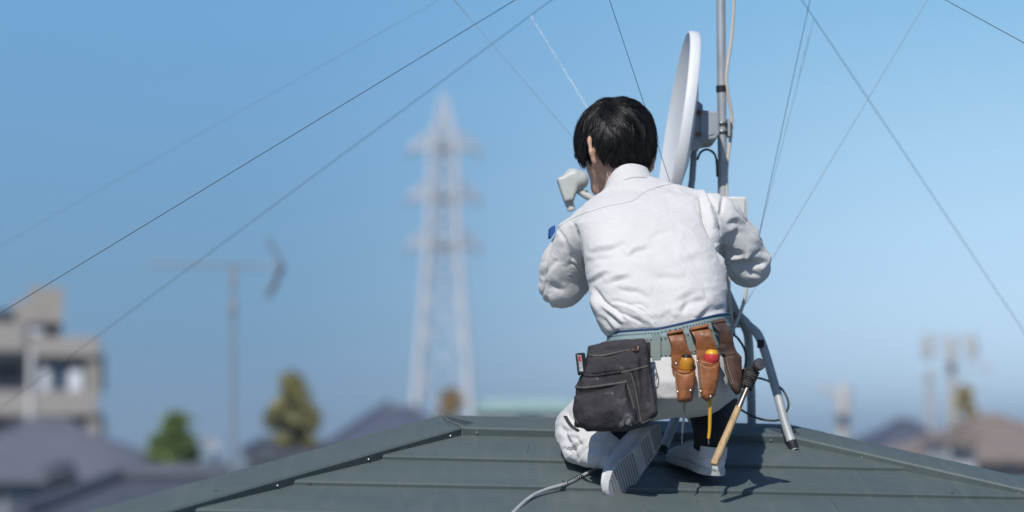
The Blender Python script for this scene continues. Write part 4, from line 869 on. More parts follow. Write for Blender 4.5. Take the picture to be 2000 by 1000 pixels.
for tip, sx, nearf in ((tipR, 1, True), (far_tip(tipR), 1, False), (tipL, -1, True), (far_tip(tipL), -1, False)):
    h0 = hub + np.array([sx * .010, 0, .012]); d = tip - h0
    pts = [h0, h0 + d * .10 + np.array([sx * .016, 0, .004]), h0 + d * .30 + np.array([sx * .018, 0, .036]), h0 + d * .62 + np.array([sx * .010, 0, .020]), h0 + d * .82 + np.array([sx * .003, 0, .006]), tip]
    lg = MB().tube(pts, .0118, 14, 6).build('leg', m_galv2, mast, True)
    e = unit(tip - pts[-2]); MB().tube([tip - e * .026, tip - e * .004, tip], [.0128, .0128, .011], 14).build('rubber_foot', m_rub, lg, True)
    if nearf: MB().box(h0 + d * .33 + np.array([sx * .012, -.012, .036]), (.009, .004, .011)).build('leg_clamp', m_rub, lg, bevel=.002)
plate = MB().prism([P(1416, 560, YM), P(1428, 568, YM), P(1450, 618, YM), P(1446, 640, YM), P(1414, 640, YM)], [0, .004, 0]).build('mount_plate', m_galv2, mast, bevel=.001)
for u, v in ((1424, 585), (1436, 612), (1424, 628)): MB().lathe(P(u, v, YM), [0, -1, 0], [(.005, -.001), (.005, .003), (.003, .0045), (.0001, .005)], 6).build('bolt', m_steel, plate)
MB().lathe(P(1417, 632, YM), [0, 0, 1], [(.014, -.02), (.0175, -.018), (.0175, .016), (.014, .018)], 18).build('mast_socket', m_rub, mast, True)

# --- satellite dish clamped to the mast
m_dish = mat('white_enamel', (0.78, 0.79, 0.80), .42, 0, (.66, .67, .67), 9, .6, stretch=(1, 1, .35)); m_dishback = mat('grey_enamel', (0.35, 0.40, 0.44), .5, 0, (.28, .32, .36), 8, .5); m_brk = mat('grey_painted_bracket', (0.36, 0.40, 0.42), .5, 0, (.26, .29, .3), 18, .6, .0004, 60)
YD = YM - .01; DC = P(1315, 252, YD); Dn = unit([-.985, -.035, .150]); Du = unit(np.array([0, 0, 1.0]) - Dn * Dn[2]); Dv = np.cross(Du, Dn); RW, RH = .225, .262
dish = thing('satellite_dish', P(1365, 290, YD), 'white satellite dish seen nearly edge-on, with feed horn, on the mast behind the worker', 'satellite dish')
R = []; TH_ = np.linspace(0, 2 * np.pi, 72, endpoint=False)
def dring(k, ax): return [DC + (Dv * math.cos(t) * RW + Du * math.sin(t) * RH) * k + Dn * ax for t in TH_]
for k, a in [(.001, -.052), (.2, -.050), (.4, -.044), (.6, -.034), (.8, -.019), (.93, -.007), (.965, -.0015), (.985, .001), (1.0, -.001), (1.006, -.005), (1.006, -.024), (.996, -.027), (.985, -.024), (.975, -.012), (.93, -.012), (.8, -.024), (.6, -.039), (.4, -.049), (.2, -.055), (.001, -.057)]: R.append(dring(k, a))
MB().rings(R).build('reflector', m_dish, dish, True, angle=50)
R = [dring(k, a) for k, a in [(.17, -.052), (.17, -.066), (.15, -.070), (.001, -.070)]]
MB().rings(R).build('back_plate', m_dishback, dish, True, angle=50)
bx = MB(); bx.prism([P(1346, 188, YD - .10), P(1356, 190, YD - .10), P(1373, 205, YD - .10), P(1373, 280, YD - .10), P(1354, 290, YD - .10), P(1343, 300, YD - .10)], [0, .155, 0]); brk = bx.build('mount_bracket', m_brk, dish, bevel=.002)
MB().prism([P(1366, 214, YD - .106), P(1398, 217, YD - .106), P(1405, 226, YD - .106), P(1406, 262, YD - .106), P(1398, 272, YD - .106), P(1368, 276, YD - .106)], [0, .145, 0]).build('angle_housing', m_brk, dish, bevel=.005, seg=3)
MB().prism([P(1372, 268, YD - .108), P(1396, 262, YD - .108), P(1390, 250, YD - .108), P(1376, 262, YD - .108)], [0, .004, 0]).build('raised_rib', m_brk, brk, bevel=.001)
for u, v in ((1365, 220), (1364, 262)): MB().lathe(P(u, v, YD - .108), [0, -1, 0], [(.0065, -.001), (.0065, .004), (.004, .006), (.0001, .0064)], 8).build('bolt', m_brass, brk, True)
for dz in (242, 258):
    mb = MB(); c = P(1410, dz, YM); mb.tube([c + np.array([.016 * math.cos(t) , .016 * math.sin(t), 0]) for t in np.linspace(-math.pi * .75, math.pi * .75, 16)], .003, 7); mb.tube([c + np.array([.012, -.016, 0]), c + np.array([.024, -.014, 0])], .0028, 6); mb.build('u_bolt', m_steel, dish, True)
MB().box(P(1423, 250, YM - .004), (.0035, .016, .024)).build('clamp_plate', m_brk, dish, bevel=.001)
for v in (243, 259): MB().lathe(P(1425, v, YM - .008), [1, 0, 0], [(.005, -.001), (.005, .005), (.003, .006), (.0001, .0065)], 6).build('nut', m_brass, dish)
MB().tube([P(1357, 270, YD + .01), P(1352, 350, YD), P(1335, 470, YD)], .0085, 12).build('support_strut', m_dishback, dish, True)
mb = MB(); mb.tube([P(1362, 312, YD - .02), P(1368, 298, YD - .03), P(1380, 292, YD - .035), P(1393, 298, YD - .03), P(1399, 312, YM - .018), P(1401, 345, YM - .018)], .0030, 8, 6); mb.build('feed_cable', m_rub, dish, True)
# feed horn on its arm
YF = YD - .035
fv = Vol([P(1070, 0, YF)[0], YF - .06, P(0, 430, YF)[2]], [P(1165, 0, YF)[0], YF + .06, P(0, 315, YF)[2]], .0022)
fv.prism([(P(u, v, YF)[0], P(u, v, YF)[2]) for u, v in [(1087, 350), (1124, 334), (1130, 338), (1128, 372), (1120, 394), (1103, 397), (1098, 384)]], YF, .026, .009, 0)
fv.cone(P(1118, 345, YF), P(1131, 352, YF), .022, .026, .012)
V, Q = fv.mesh(); V = relax(V, Q, 2); feed = link_mesh('feed_horn', V, Q, m_wcoax, dish, True, angle=180)
feed.data.materials.clear(); feed.data.materials.append(mat('pale_grey_plastic', (0.56, 0.58, 0.56), .45, 0, (.5, .52, .5), 8, .5))
MB().lathe(P(1136, 356, YF), unit([.9, -.1, -.45]), [(.022, -.008), (.0235, -.002), (.0225, .004), (.0001, .0042)], 22).build('horn_cap', m_dish, feed, True, angle=40)
mb = MB(); mb.lathe(P(1112, 398, YF), unit(P(1117, 412, YF) - P(1112, 398, YF)), [(.012, -.004), (.012, .003), (.0105, .004), (.0105, .010), (.0115, .011), (.0115, .018), (.004, .02)], 14); mb.build('connector', m_wcoax, feed, True, angle=40)
MB().tube([P(1124, 369, YF), P(1152, 386, YF), P(1220, 424, YF + .01), P(1300, 452, YD), P(1332, 455, YD)], [.0085, .0092, .0095, .0095, .0095], 12, 4).build('feed_arm', m_wcoax, dish, True)
for u, v in ((1137, 370), (1145, 375)): MB().lathe(P(u, v, YF - .004), unit([.45, -.2, .85]), [(.003, -.001), (.003, .004), (.002, .005), (.0001, .0052)], 6).build('brass_screw', mat('brass', (.6, .36, .05), .3, .9), feed)
# --- booster box on the mast
YB = YM - .03
box = thing('booster_box', P(1443, 450, YB), 'small white plastic booster box fixed to the mast behind the right sleeve', 'junction box')
m_pl = mat('white_plastic', (0.68, 0.69, 0.66), .45, 0, (.6, .61, .58), 9, .5)
MB().prism([P(1421, 384, YB), P(1459, 384, YB), P(1460, 462, YB), P(1422, 462, YB)], [0, .05, 0]).build('box_body', m_pl, box, bevel=.003)
MB().prism([P(1420, 386, YB - .008), P(1455, 386, YB - .008), P(1456, 461, YB - .008), P(1421, 461, YB - .008)], [0, .007, 0]).build('lid', m_pl, box, bevel=.002)
# --- cables
def cable(name, label, pts, r, mt, cat='cable', extra=None, group=None):
    o = MB().tube(pts, r, 8, 7).build(name, mt, None, True); return tag(o, label, cat, group)
cable('coaxial_cable', 'cream coaxial cable running down beside the upper mast, under the black tape', [P(1437, -300, YM), P(1434, -20, YM), P(1429, 70, YM), P(1419.5, 140, YM - .006), P(1421, 178, YM - .006), P(1429, 225, YM), P(1427, 268, YM), P(1419.5, 330, YM - .008), P(1420, 380, YM - .01), P(1424, 500, YM - .014), P(1424, 575, YM - .016), P(1428, 612, YM - .02), P(1434, 655, YM - .02)], .0043, m_coax)
cable('coaxial_cable', 'white coaxial cable curving below the right sleeve to the mast foot', [P(1450, 460, YM - .03), P(1458, 540, YM - .03), P(1457, 572, YM - .03), P(1449, 602, YM - .025), P(1438, 632, YM - .03), P(1426, 656, YM - .02), P(1420, 690, YM)], .0045, m_wcoax)
cable('cable_loop', 'black cable loop hanging from the roof mount behind the leather sheath', [P(1428, 650, YM - .025), P(1442, 662, YM - .03), P(1455, 685, YM - .03), P(1456, 712, YM - .03), P(1447, 742, YM - .02), P(1425, 772, YM), P(1395, 790, YM)], .0032, m_rub)
cable('cable_loop', 'dark cable looping from the mount round the lit end of the near right leg', [P(1405, 770, YM - .02), P(1435, 792, YM - .03), P(1470, 813, YM - .04), P(1500, 821, YM - .05), P(1524, 819, YM - .10), P(1538, 800, YM - .12), P(1539, 782, YM - .12), P(1527, 760, YM - .1), P(1505, 746, YM - .06), P(1478, 738, YM - .04), P(1450, 742, YM - .02)], .0030, mat('grey_cable', (0.06, .065, .07), .6))
cable('cable_end', 'short white cable tail beside the foot of the near right leg', [RP(1536, 836, .006), RP(1527, 842, .004), RP(1517, 852, .004)], .0032, m_wcoax)
cb = cable('grey_cable', 'grey cable lying on the roof courses in front of the kneeling knee', [RP(1180, 905, .01), RP(1158, 918, .014), RP(1134, 931, .012), RP(1108, 944, .016), RP(1065, 957, .014), RP(1035, 972, .012), RP(1004, 1000, .012), RP(960, 1050, .012)], .0042, mat('light_grey_cable', (0.50, .51, .51), .55, 0, (.36, .37, .37), 30, .6))
mb = MB(); q0, q1 = RP(1138, 929, .013), RP(1108, 944, .017)
for t in np.linspace(0, 1, 60): pass
mb.tube([q0 + (q1 - q0) * t + np.array([0, math.sin(t * 50) * .006, math.cos(t * 50) * .006]) for t in np.linspace(0, 1, 70)], .0012, 5); mb.tube([q1, q1 + np.array([-.012, -.01, .006])], .0012, 5); mb.build('twist_tie', m_rub, cb, True)

# ------------------------------------------------------------------ guy wires
m_wire = mat('dark_steel_wire', (0.012, 0.016, 0.022), .5, .3); m_wire2 = mat('galvanised_wire', (0.16, 0.18, 0.19), .5, .5); m_wire4 = mat('pale_wire', (0.22, 0.23, 0.24), .4, .6); m_wire3 = mat('bright_wire', (0.40, 0.40, 0.40), .35, .6)
GT = P(1404, -242, YM); GB = P(1424, 622, YM - .03)
def wire(label, a, b_, r, mt, twist=None, sag=0.0, group='guy wires of the mast'):
    a = np.asarray(a); b_ = np.asarray(b_); n = 16
    o = MB().tube([a + (b_ - a) * t - np.array([0, 0, sag * 4 * t * (1 - t)]) for t in np.linspace(0, 1, n)], r, 6).build('guy_wire', mt, None, True); tag(o, label, 'guy wire', group)
    if twist:
        d = unit(b_ - a); e1_ = unit(np.cross(d, [0, 1, .2])); e2_ = np.cross(d, e1_); L = np.linalg.norm(b_ - a)
        for t0, t1, amp in twist:
            k = int((t1 - t0) * L / .006); pts = [a + d * L * (t0 + (t1 - t0) * i / (k * 6)) + (e1_ * math.cos(i / 6 * 2 * math.pi * .6) + e2_ * math.sin(i / 6 * 2 * math.pi * .6)) * amp * (1 + .35 * math.sin(i * .31)) for i in range(k * 6)]
            MB().tube(pts, [r * (.55 + .9 * max(0, math.sin(i * .115 + math.sin(i * .013) * 3)) ** 2) for i in range(len(pts))], 5).build('twisted_end', m_wire3, o, True)  # bright swellings along the twist stand in for glints
    return o
def at_u(a, b_, u):
    lo, hi = 0., 1.
    for _ in range(40):
        m = (lo + hi) / 2; s_ = proj((a + (b_ - a) * m)[None])[0, 0]
        if (s_ < u) == (proj(b_[None])[0, 0] > proj(a[None])[0, 0]): lo = m
        else: hi = m
    return a + (b_ - a) * lo
w1e = P(-520, 928, 4.75); wire('dark sharp guy wire, steepest to the lower left corner above the apartment block', GT, w1e, .0011, m_wire)
w2e = P(-420, 1108, 7.6); wire('blurred grey guy wire running down left below the dark one, past the tower', GT, w2e, .0010, m_wire2)
w8e = P(2300, 1096, 7.6); wire('blurred guy wire falling to the right edge of the open sky', GT, w8e, .0010, m_wire2)
w10e = P(2500, 357, 4.8); wire('thin dark guy wire crossing the top right corner', GT, w10e, .0011, m_wire)
wire('faint pale wire, uppermost of the lines falling to the left', P(1404, -306, YM), P(-520, 771, 7.2), .00045, m_wire4)
tp = at_u(GT, w2e, 1036)
wire('pale twisted wire ending behind the hair of the worker', tp, P(1404, 625, YM), .0006, m_wire4, [(.012, .17, .0010)])
wire('thin grey wire from the top edge down past the left of the head', P(868, -22, YM + .25), GB, .0007, m_wire2, [(.0, .085, .0018)])
wire('thin dark wire crossing the face of the satellite dish', P(1166, -74, 5.05), P(1397, 622, YM - .04), .0008, m_wire)
tp8 = at_u(GT, w8e, 1590)
wire('thin dark wire rising steeply from the right sleeve, left of a twin', P(1592, -46, YM), P(1448, 618, YM - .02), .0008, m_wire)
wire('wire with bright twisted upper end beside the steep dark wire', tp8, P(1442, 622, YM - .02), .0006, m_wire2, [(.07, .22, .0020), (.80, .98, .0018)])
wire('slanting thin grey wire crossing the blurred one right of the mast', P(1850, -65, YM + .2), P(1440, 620, YM - .02), .0008, m_wire2)

# ------------------------------------------------------------------ the town behind
m_ground = mat('town_ground', (0.16, 0.165, 0.15), .95, 0, (0.09, .10, .07), .05, .8)
g = MB(); g.add([(-2800, -300, 0), (2800, -300, 0), (2800, 4500, 0), (-2800, 4500, 0)], [(0, 1, 2, 3)]); tag(g.build('ground', m_ground), 'ground of the town', 'ground', None, 'structure')
def rect(mb, u0, u1, v0, v1, Y, d, back=0.0):
    a, c = P(u0, v1, Y), P(u1, v0, Y)
    if d > 2:
        z = max(a[2], 0.0); k = 1 + d / Y; return mb.prism([(a[0], Y, z), (c[0], Y, z), (c[0] * k - .25, Y + d, z), (a[0] * k, Y + d, z)], [0, 0, c[2] - z])
    mb.bbox([a[0], Y - 0 - max(-d, 0), max(a[2], 0.0)], [c[0], Y + max(d, .05), c[2]]); return mb
m_conc = mat('grey_beige_tile', (0.36, 0.33, 0.30), .85, 0, (0.30, .275, .25), 1.2, .6); m_conc2 = mat('tan_wall', (0.36, 0.325, 0.285), .85, 0, (0.30, .27, .235), 1.0, .6); m_white = mat('white_wall', (0.66, 0.65, 0.63), .8, 0, (0.56, .55, .53), .8, .6)
m_glass = mat('window_glass', (0.05, 0.07, 0.10), .12, 0, (0.10, .13, .17), .7, .6, spec=.8); m_curtain = mat('pale_curtain', (0.75, .78, .82), .8); m_deep = mat('dark_recess', (0.035, .037, .045), .8)  # the near-black also stands in for shade in the balcony openings
YA = 108.0
apt = thing('apartment_block', (P(60, 0, YA)[0], YA + 6, 0), 'grey brown apartment block with stacked balconies at the left edge', 'apartment block')
mb = MB(); rect(mb, -420, 188, 660, 1300, YA + 1.6, 11); mb.build('wall', m_conc, apt)
for (u0, u1, v0, v1) in ((-420, 196, 657, 697), (-420, 192, 763, 812), (-420, 192, 872, 920), (-420, 192, 980, 1030)):
    mb = MB(); rect(mb, u0, u1, v0, v1, YA, .22); a, c = P(u0, v1, YA), P(u1, v1 - 5, YA); mb.bbox([a[0], YA + .22, a[2]], [c[0], YA + 1.7, c[2]]); mb.build('balcony', m_conc, apt, bevel=.04)
mb = MB(); rect(mb, -60, 50, 630, 684, YA - .3, .25); mb.build('raised_parapet', m_conc, apt)
ph = MB(); rect(ph, 54, 124, 560, 631, YA + .6, 5); ph = ph.build('penthouse', m_conc2, apt)
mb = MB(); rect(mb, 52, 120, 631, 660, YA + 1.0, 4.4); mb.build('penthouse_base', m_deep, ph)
mb = MB(); rect(mb, 58, 82, 634, 654, YA + .9, .05); mb.build('window', m_curtain, ph)
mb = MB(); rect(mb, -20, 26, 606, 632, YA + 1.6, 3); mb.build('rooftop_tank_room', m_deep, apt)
mb = MB(); rect(mb, 24, 54, 588, 640, YA + 1.8, 3); mb.build('stair_head', m_conc2, apt)
for (v0, v1) in ((699, 763), (814, 872), (922, 980)):
    mb = MB(); rect(mb, 66, 168, v0, v0 + 14, YA + .5, .9); mb.build('dark_ceiling', m_deep, apt)  # dark strip for the balcony ceiling, its shade put into the colour
    w_ = MB(); rect(w_, 66, 166, v0 + 14, v1, YA + .7, .06); w_ = w_.build('window', m_glass, apt)
    mb = MB(); rect(mb, 70, 96, v0 + 14, v1, YA + .6, .05); mb.build('curtain', m_curtain, w_)
    mb = MB(); rect(mb, 134, 160, v0 + 24, v1, YA + .6, .05); mb.build('curtain', m_curtain, w_)
    mb = MB(); rect(mb, 168, 194, v0, v1, YA + .3, 1.6); mb.build('balcony_side_wall', m_conc2, apt)
    mb = MB(); rect(mb, -60, 42, v0 + 10, v1 - 20, YA + 1.5, .06); mb.build('window', m_deep, apt)  # near-black panel in place of the dark opening behind the balcony
mb = MB(); rect(mb, 43, 65, 684, 1290, YA - .15, .5); mb.build('pale_pillar', m_white, apt)

def hip_house(label, ridge, eave, Y, depth, roofm, wallm, wall_u, windows=(), name='tiled_house', ov=10, cat='house'):
    """ridge (u0,u1,v), eave (u0,u1,v): pixel extents of the camera-side slope at depth Y"""
    ez = P(0, eave[2], Y)[2]; x0, x1 = P(eave[0], 0, Y)[0], P(eave[1], 0, Y)[0]; Yr = Y + depth / 2; rz = P(0, ridge[2], Yr)[2]; a, c = P(ridge[0], 0, Yr)[0], P(ridge[1], 0, Yr)[0]
    t = thing(name, ((x0 + x1) / 2, Yr, 0), label, cat)
    mb = MB(); v = [(x0, Y, ez), (x1, Y, ez), (x1, Y + depth, ez), (x0, Y + depth, ez), (a, Yr, rz), (c, Yr, rz)]; lo = [(q[0], q[1], q[2] - .18) for q in v[:4]]
    mb.add(v + lo, [(0, 1, 5, 4), (1, 2, 5), (2, 3, 4, 5), (3, 0, 4), (0, 6, 7, 1), (1, 7, 8, 2), (2, 8, 9, 3), (3, 9, 6, 0), (6, 9, 8, 7)]); rf = mb.build('roof', roofm, t)
    MB().tube([(a, Yr, rz + .05), (c, Yr, rz + .05)], .16, 8).build('ridge_tiles', roofm, rf, True)
    for cx_, rx in ((x0, a), (x1, c)): MB().tube([(rx, Yr, rz + .03), (cx_, Y, ez + .04)], .12, 6).build('hip_tiles', roofm, rf, True)
    w0, w1 = P(wall_u[0], 0, Y)[0], P(wall_u[1], 0, Y)[0]; MB().bbox([w0, Y + .5, 0], [w1, Y + depth - .5, ez - .17]).build('wall', wallm, t)
    for (u0, u1, v0, v1, mt) in windows:
        p, q = P(u0, v1, Y), P(u1, v0, Y); f = MB().bbox([p[0] - .06, Y + .42, p[2] - .06], [q[0] + .06, Y + .5, q[2] + .06]).build('window', m_white, t); MB().bbox([p[0], Y + .38, p[2]], [q[0], Y + .42, q[2]]).build('pane', mt, f)
    return t
def tile(name, c, c2): return mat(name, c, .7, 0, c2, 1.5, .8, .02, 4, stretch=(1, 1, 3))
m_t1 = tile('grey_violet_tiles', (.155, .16, .20), (.12, .125, .16)); m_t2 = tile('dark_slate', (.075, .085, .115), (.10, .11, .14)); m_t3 = tile('brown_tiles', (.28, .225, .195), (.22, .175, .15)); m_t4 = tile('navy_roof', (.085, .10, .145), (.11, .125, .17))
m_bluewall = mat('dark_blue_grey_wall', (.20, .22, .27), .85, 0, (.16, .18, .22), 1, .6)  # one dark bluish colour for the whole wall
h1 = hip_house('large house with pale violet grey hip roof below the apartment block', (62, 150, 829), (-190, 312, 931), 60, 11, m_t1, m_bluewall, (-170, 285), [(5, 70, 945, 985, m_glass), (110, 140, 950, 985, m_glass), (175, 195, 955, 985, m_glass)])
p0, p1, p2 = P(72, 931, 58.6), P(132, 931, 58.6), P(101, 903, 58.6); MB().prism([p0, p1, p2], [0, 5, 0]).build('dormer', m_t2, h1)
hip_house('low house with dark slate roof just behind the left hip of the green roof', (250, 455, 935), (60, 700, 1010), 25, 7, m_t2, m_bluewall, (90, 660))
hip_house('house with a steep dark navy roof below the foot of the pylon', (742, 812, 801), (640, 905, 872), 82, 10, m_t4, m_white, (655, 890))
hip_house('white walled house with dark flat eaves below the olive tree', (520, 620, 866), (486, 672, 884), 57, 8, m_t2, m_white, (490, 665))
hip_house('house with small dark blue roof right of the green roof, in the distance', (1735, 1768, 826), (1668, 1842, 876), 84, 9, m_t4, m_conc2, (1685, 1830))
hip_house('brown roofed house with pale walls at the right edge', (1885, 1935, 818), (1770, 2170, 894), 70, 11, m_t3, m_conc, (1790, 2150), [(1905, 1945, 902, 935, m_glass), (1965, 1990, 902, 930, m_glass)])
hip_house('small white house in front of the brown roofed house', (1862, 1878, 846), (1842, 1898, 858), 64, 5, m_t3, m_white, (1846, 1894), [(1860, 1874, 872, 890, m_glass)], name='white_house')
hip_house('long low hall with a pale green roof on the horizon right of the pylon', (945, 1110, 787), (922, 1140, 800), 170, 14, mat('pale_green_roof', (.38, .55, .50), .6, 0, (.33, .48, .44), .4, .6), m_conc, (926, 1135), [(1005, 1060, 803, 840, m_glass)], name='hall', cat='hall')

# trees: trunk, limbs and many small leaves in clumps
def tree(label, u, vtop, vbot, Y, wpx, dark, light, name='garden_tree', shape=None, n=2600, seed=1):
    r = np.random.default_rng(seed); top, bot = P(u, vtop, Y), P(u, vbot, Y); base = np.array([top[0], Y, 0.0]); W = px(wpx, Y) / 2; Hc = top[2] - bot[2]
    t = thing(name, base, label, 'tree'); mb = MB(); tk = [base, base + [0, 0, bot[2] * .6], np.array([top[0] + .1 * W, Y, bot[2] + Hc * .3]), top - [0, 0, Hc * .05]]
    mb.tube(tk, [.22, .18, .12, .03], 8, 4)
    cl = []
    for i in range(34):
        k = r.random() ** .8; rad = W * np.interp(k, [0, .25, .5, .75, 1], shape or [.75, 1, .72, .42, .08]); a = r.random() * 6.28; c = np.array([top[0] + math.cos(a) * rad * r.uniform(.3, .9), Y + math.sin(a) * rad * r.uniform(.3, .9), bot[2] + Hc * k]); cl.append((c, W * r.uniform(.16, .30)))
        mb.tube([[top[0], Y, max(c[2] - Hc * .18, 0)], (c + np.array([top[0], Y, c[2] - Hc * .1])) / 2, c], [.06, .04, .015], 5)
    mb.build('trunk', mat('bark', (.07, .055, .04), .9, 0, (.04, .032, .025), 6, .6), t, True)
    for nm, mt, part in (('crown', mat(label[:12] + ' leaf', dark, .6, 0, light, 1.6, 1.0, spec=.3), 1.0),):
        vs, fs = [], []
        for j in range(n):
            c, rr = cl[r.integers(len(cl))]; d = r.normal(size=3); d /= np.linalg.norm(d); p = c + d * rr * r.random() ** .4 * (1.5 if r.random() < .18 else 1.0) * np.array([1, 1, .8]); a = r.normal(size=3); a /= np.linalg.norm(a); q = np.cross(a, r.normal(size=3)); q /= np.linalg.norm(q); L = r.uniform(.08, .16); i = len(vs)
            vs += [p - a * L, p + q * L * .5, p + a * L, p - q * L * .5]; fs.append((i, i + 1, i + 2, i + 3))
        link_mesh('crown', np.array(vs), fs, mt, t)
    return t
tree('green garden tree left of the pole antenna', 342, 816, 945, 54, 150, (.13, .19, .05), (.24, .31, .10), seed=3)
tree('olive and yellow tree with a tall pointed top left of the pylon', 572, 738, 880, 59, 116, (.24, .22, .08), (.42, .38, .15), shape=[.8, 1, .9, .28, .12], seed=4)
tree('small orange brown tree below the pylon', 880, 764, 832, 92, 70, (.30, .20, .08), (.44, .32, .15), seed=5, n=2400, shape=[.9, 1, .9, .6, .3])
tree('yellow tree behind the brown roof beside the utility pole', 1884, 752, 838, 86, 54, (.34, .27, .09), (.50, .40, .15), shape=[.9, 1, .8, .5, .2], seed=6, n=1800)
tree('small dull green tree behind the navy roof', 756, 786, 850, 95, 34, (.10, .10, .05), (.16, .16, .08), seed=8, n=1400)

# lattice transmission tower
YT = 300.0; S_ = YT / F
m_steelw = mat('pale_galvanised_steel', (.64, .65, .67), .7, 0, (.56, .57, .59), .05, .6)
tw = thing('transmission_tower', (P(868, 0, YT)[0], YT, 0), 'tall pale lattice transmission tower with three pairs of arms', 'pylon')
XC = P(868, 0, YT)[0]
def zt(v): return P(868, v, YT)[2]
prof = [(zt(1000), 88 * S_), (zt(830), 55 * S_), (zt(480), 30 * S_), (zt(290), 24 * S_), (zt(186), 3 * S_)]; prof[0] = (0.0, 88 * S_)
def hw_(z): return np.interp(z, [p[0] for p in prof], [p[1] for p in prof])
for sx in (1, -1):
    for sy in (1, -1): MB().tube([(XC + sx * h, YT + sy * h, z) for z, h in prof], [.62, .58, .44, .36, .25], 8).build('leg', m_steelw, tw, True)
zl = [0, 9, 17, 24, zt(590), zt(530), zt(480), zt(432), zt(385), zt(338), zt(290), zt(255), zt(222)]
mb = MB()
for i in range(len(zl) - 1):
    z0, z1 = zl[i], zl[i + 1]; a, c = hw_(z0), hw_(z1); k = .20 if z0 < zt(482) else .24
    for s_ in (1, -1):
        for A, B_ in (((-a, s_ * a), (c, s_ * c)), ((a, s_ * a), (-c, s_ * c)), ((s_ * a, -a), (s_ * c, c)), ((s_ * a, a), (s_ * c, -c))): mb.bar((XC + A[0], YT + A[1], z0), (XC + B_[0], YT + B_[1], z1), k)
        for A, B_ in (((-c, s_ * c), (c, s_ * c)), ((s_ * c, -c), (s_ * c, c))): mb.bar((XC + A[0], YT + A[1], z1), (XC + B_[0], YT + B_[1], z1), k)
mb.build('lattice', m_steelw, tw)
m_ins = mat('grey_insulator', (.30, .30, .31), .5)
for v in (290, 385, 480):
    z = zt(v); h = hw_(z)
    for s_ in (1, -1):
        e = (XC + s_ * 68 * S_, YT, z + .1); mb = MB()
        for sy in (1, -1): mb.bar((XC + s_ * h, YT + sy * h, z), e, .5); mb.bar((XC + s_ * h, YT + sy * h, z + 2.2), e, .42)
        mb.bar((XC + s_ * (h + 1.2), YT - h * .5, z), (XC + s_ * (h + 1.2), YT + h * .5, z), .25); arm = mb.build('arm', m_steelw, tw)
        MB().lathe((e[0], e[1], z - 1.6), (0, 0, 1), [(.02, 0)] + [(r_, .1 + .19 * i) for i in range(8) for r_ in (.28,)] + [(.02, 1.7)], 8).build('insulator', m_ins, arm, True)
    MB().bbox((XC - h - .2, YT - h - .2, z - .35), (XC + h + .2, YT + h + .2, z + .25)).build('platform', mat('dark_platform_steel', (.33, .30, .28), .7), tw)

# aerial on the neighbour's roof
YY = 25.0; yg = thing('television_aerial', P(455, 935, YY + 3), 'thin television aerial with arrow shaped reflector on a pole above the dark slate roof', 'aerial')
m_alu = mat('dull_aluminium', (.30, .33, .35), .6, .3)
MB().tube([P(455, 515, YY), P(455, 960, YY)], .024, 10).build('pole', m_alu, yg, True)
MB().tube([P(288, 516, YY), P(555, 520, YY)], .018, 8).build('boom', m_alu, yg, True)
for i, u in enumerate(np.linspace(296, 500, 16)): MB().tube([P(u, 517, YY) + [0, -.085, .0], P(u, 517, YY) + [0, .085, 0]], .007, 6).build('director', m_alu, yg, True)
for v in (468, 578):
    mb = MB(); e = P(524, v, YY); s0 = P(552, 520, YY)
    for k in np.linspace(.08, 1, 9): q = s0 + (e - s0) * k; mb.tube([q + [0, -.20, 0], q + [0, .20, 0]], .014, 6)
    for y_ in (-.19, 0, .19): mb.tube([s0 + [0, y_, 0], e + [0, y_, 0]], .014, 6)
    mb.build('reflector_panel', m_alu, yg, True)
MB().bbox(P(448, 552, YY - .03), P(462, 530, YY + .03)).build('pole_clamp', m_alu, yg, bevel=.005)
MB().bbox(P(446, 612, YY - .05), P(463, 588, YY + .03)).build('mixer_box', m_alu, yg, bevel=.01)

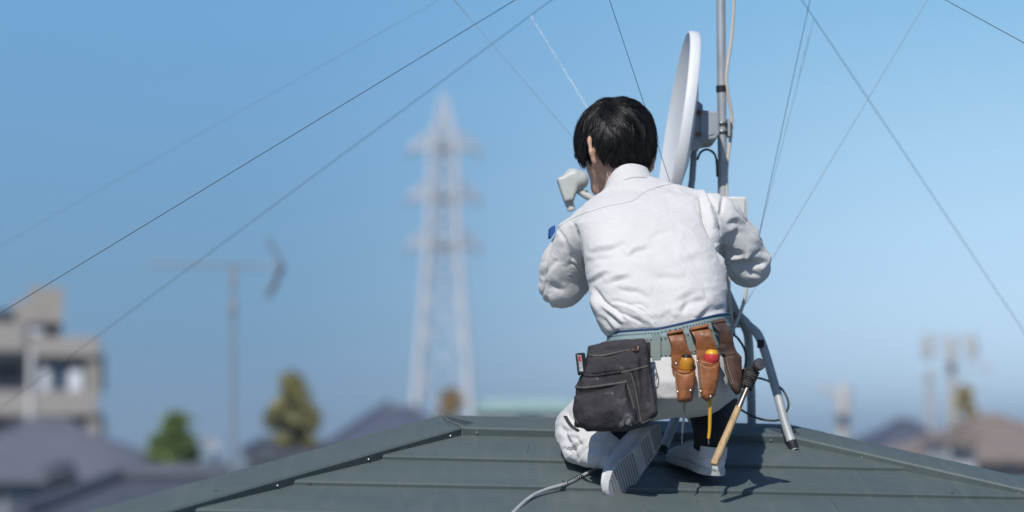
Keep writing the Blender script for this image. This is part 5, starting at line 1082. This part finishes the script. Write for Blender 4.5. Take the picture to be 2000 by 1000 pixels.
# poles with crossarms at the right
m_cpole = mat('concrete_pole', (.50, .475, .44), .85, 0, (.44, .42, .39), 2, .6); m_trafo = mat('grey_transformer', (.48, .47, .46), .6)
def pole(label, u, vtop, Y, r, arms, cans, group='utility poles in the distance'):
    t_ = P(u, vtop, Y); b_ = np.array([t_[0], Y, 0.0]); t = thing('utility_pole', b_, label, 'utility pole', group)
    MB().tube([b_, t_], [r * 1.35, r], 12).build('shaft', m_cpole, t, True)
    for u0, u1, v in arms:
        a = MB().bar(P(u0, v, Y - .2), P(u1, v, Y - .2), .09).build('crossarm', m_cpole, t)
        for uu in (u0 + 3, u1 - 3): MB().lathe(P(uu, v, Y - .2), (0, 0, 1), [(.05, .05), (.11, .1), (.08, .2), (.11, .28), (.03, .36)], 8).build('insulator', m_white, a, True)
    for uu, v, w_ in cans: MB().lathe(P(uu, v, Y - .35), (0, 0, 1), [(.05, -.55), (w_, -.5), (w_, .4), (w_ * .8, .5), (.05, .55)], 14).build('transformer', m_trafo, t, True, angle=40)
pole('tall pale utility pole with cans and crossarms, nearest the yellow tree', 1857, 655, 90, .17, [(1800, 1910, 690), (1830, 1886, 668), (1848, 1934, 722)], [(1811, 676, .20), (1858, 686, .20), (1899, 678, .20)])
pole('slim grey utility pole left of the tall one', 1815, 728, 105, .16, [(1805, 1828, 735)], [])
pole('short grey pole with one crossarm reaching left, above the right end of the green roof', 1645, 756, 75, .20, [(1606, 1652, 768)], [(1647, 782, .28)])
# small dish on the neighbour's house
sd_ = thing('small_satellite_dish', P(412, 905, 27), 'small pale dish right of the green garden tree', 'satellite dish')
c = P(411, 866, 27); dn = unit([.5, -.7, .4]); MB().lathe(c, dn, [(.001, -.03), (.06, -.024), (.12, 0), (.122, .004), (.115, .004), (.06, -.018), (.001, -.024)], 20).build('reflector', m_brk, sd_, True)
MB().tube([c - dn * .03, c + np.array([.05, .06, -.1]), P(420, 940, 27.2)], .02, 8).build('bracket_pole', m_alu, sd_, True)

# ------------------------------------------------------------------ the air
hz = MB(); hz.bbox([-2900, -400, -1], [2900, 4600, 64]); vm_ = bpy.data.materials.new('haze_air'); vm_.use_nodes = True; t_ = vm_.node_tree; t_.nodes.clear()
vo = t_.nodes.new('ShaderNodeOutputMaterial'); pvn = t_.nodes.new('ShaderNodeVolumePrincipled'); pvn.inputs['Color'].default_value = (.62, .82, 1.0, 1); pvn.inputs['Density'].default_value = 0.0006; pvn.inputs['Anisotropy'].default_value = 0.0
t_.links.new(pvn.outputs[0], vo.inputs['Volume'])
hzo = hz.build('haze', vm_); tag(hzo, 'thin pale air over the town', 'haze', None, 'stuff')
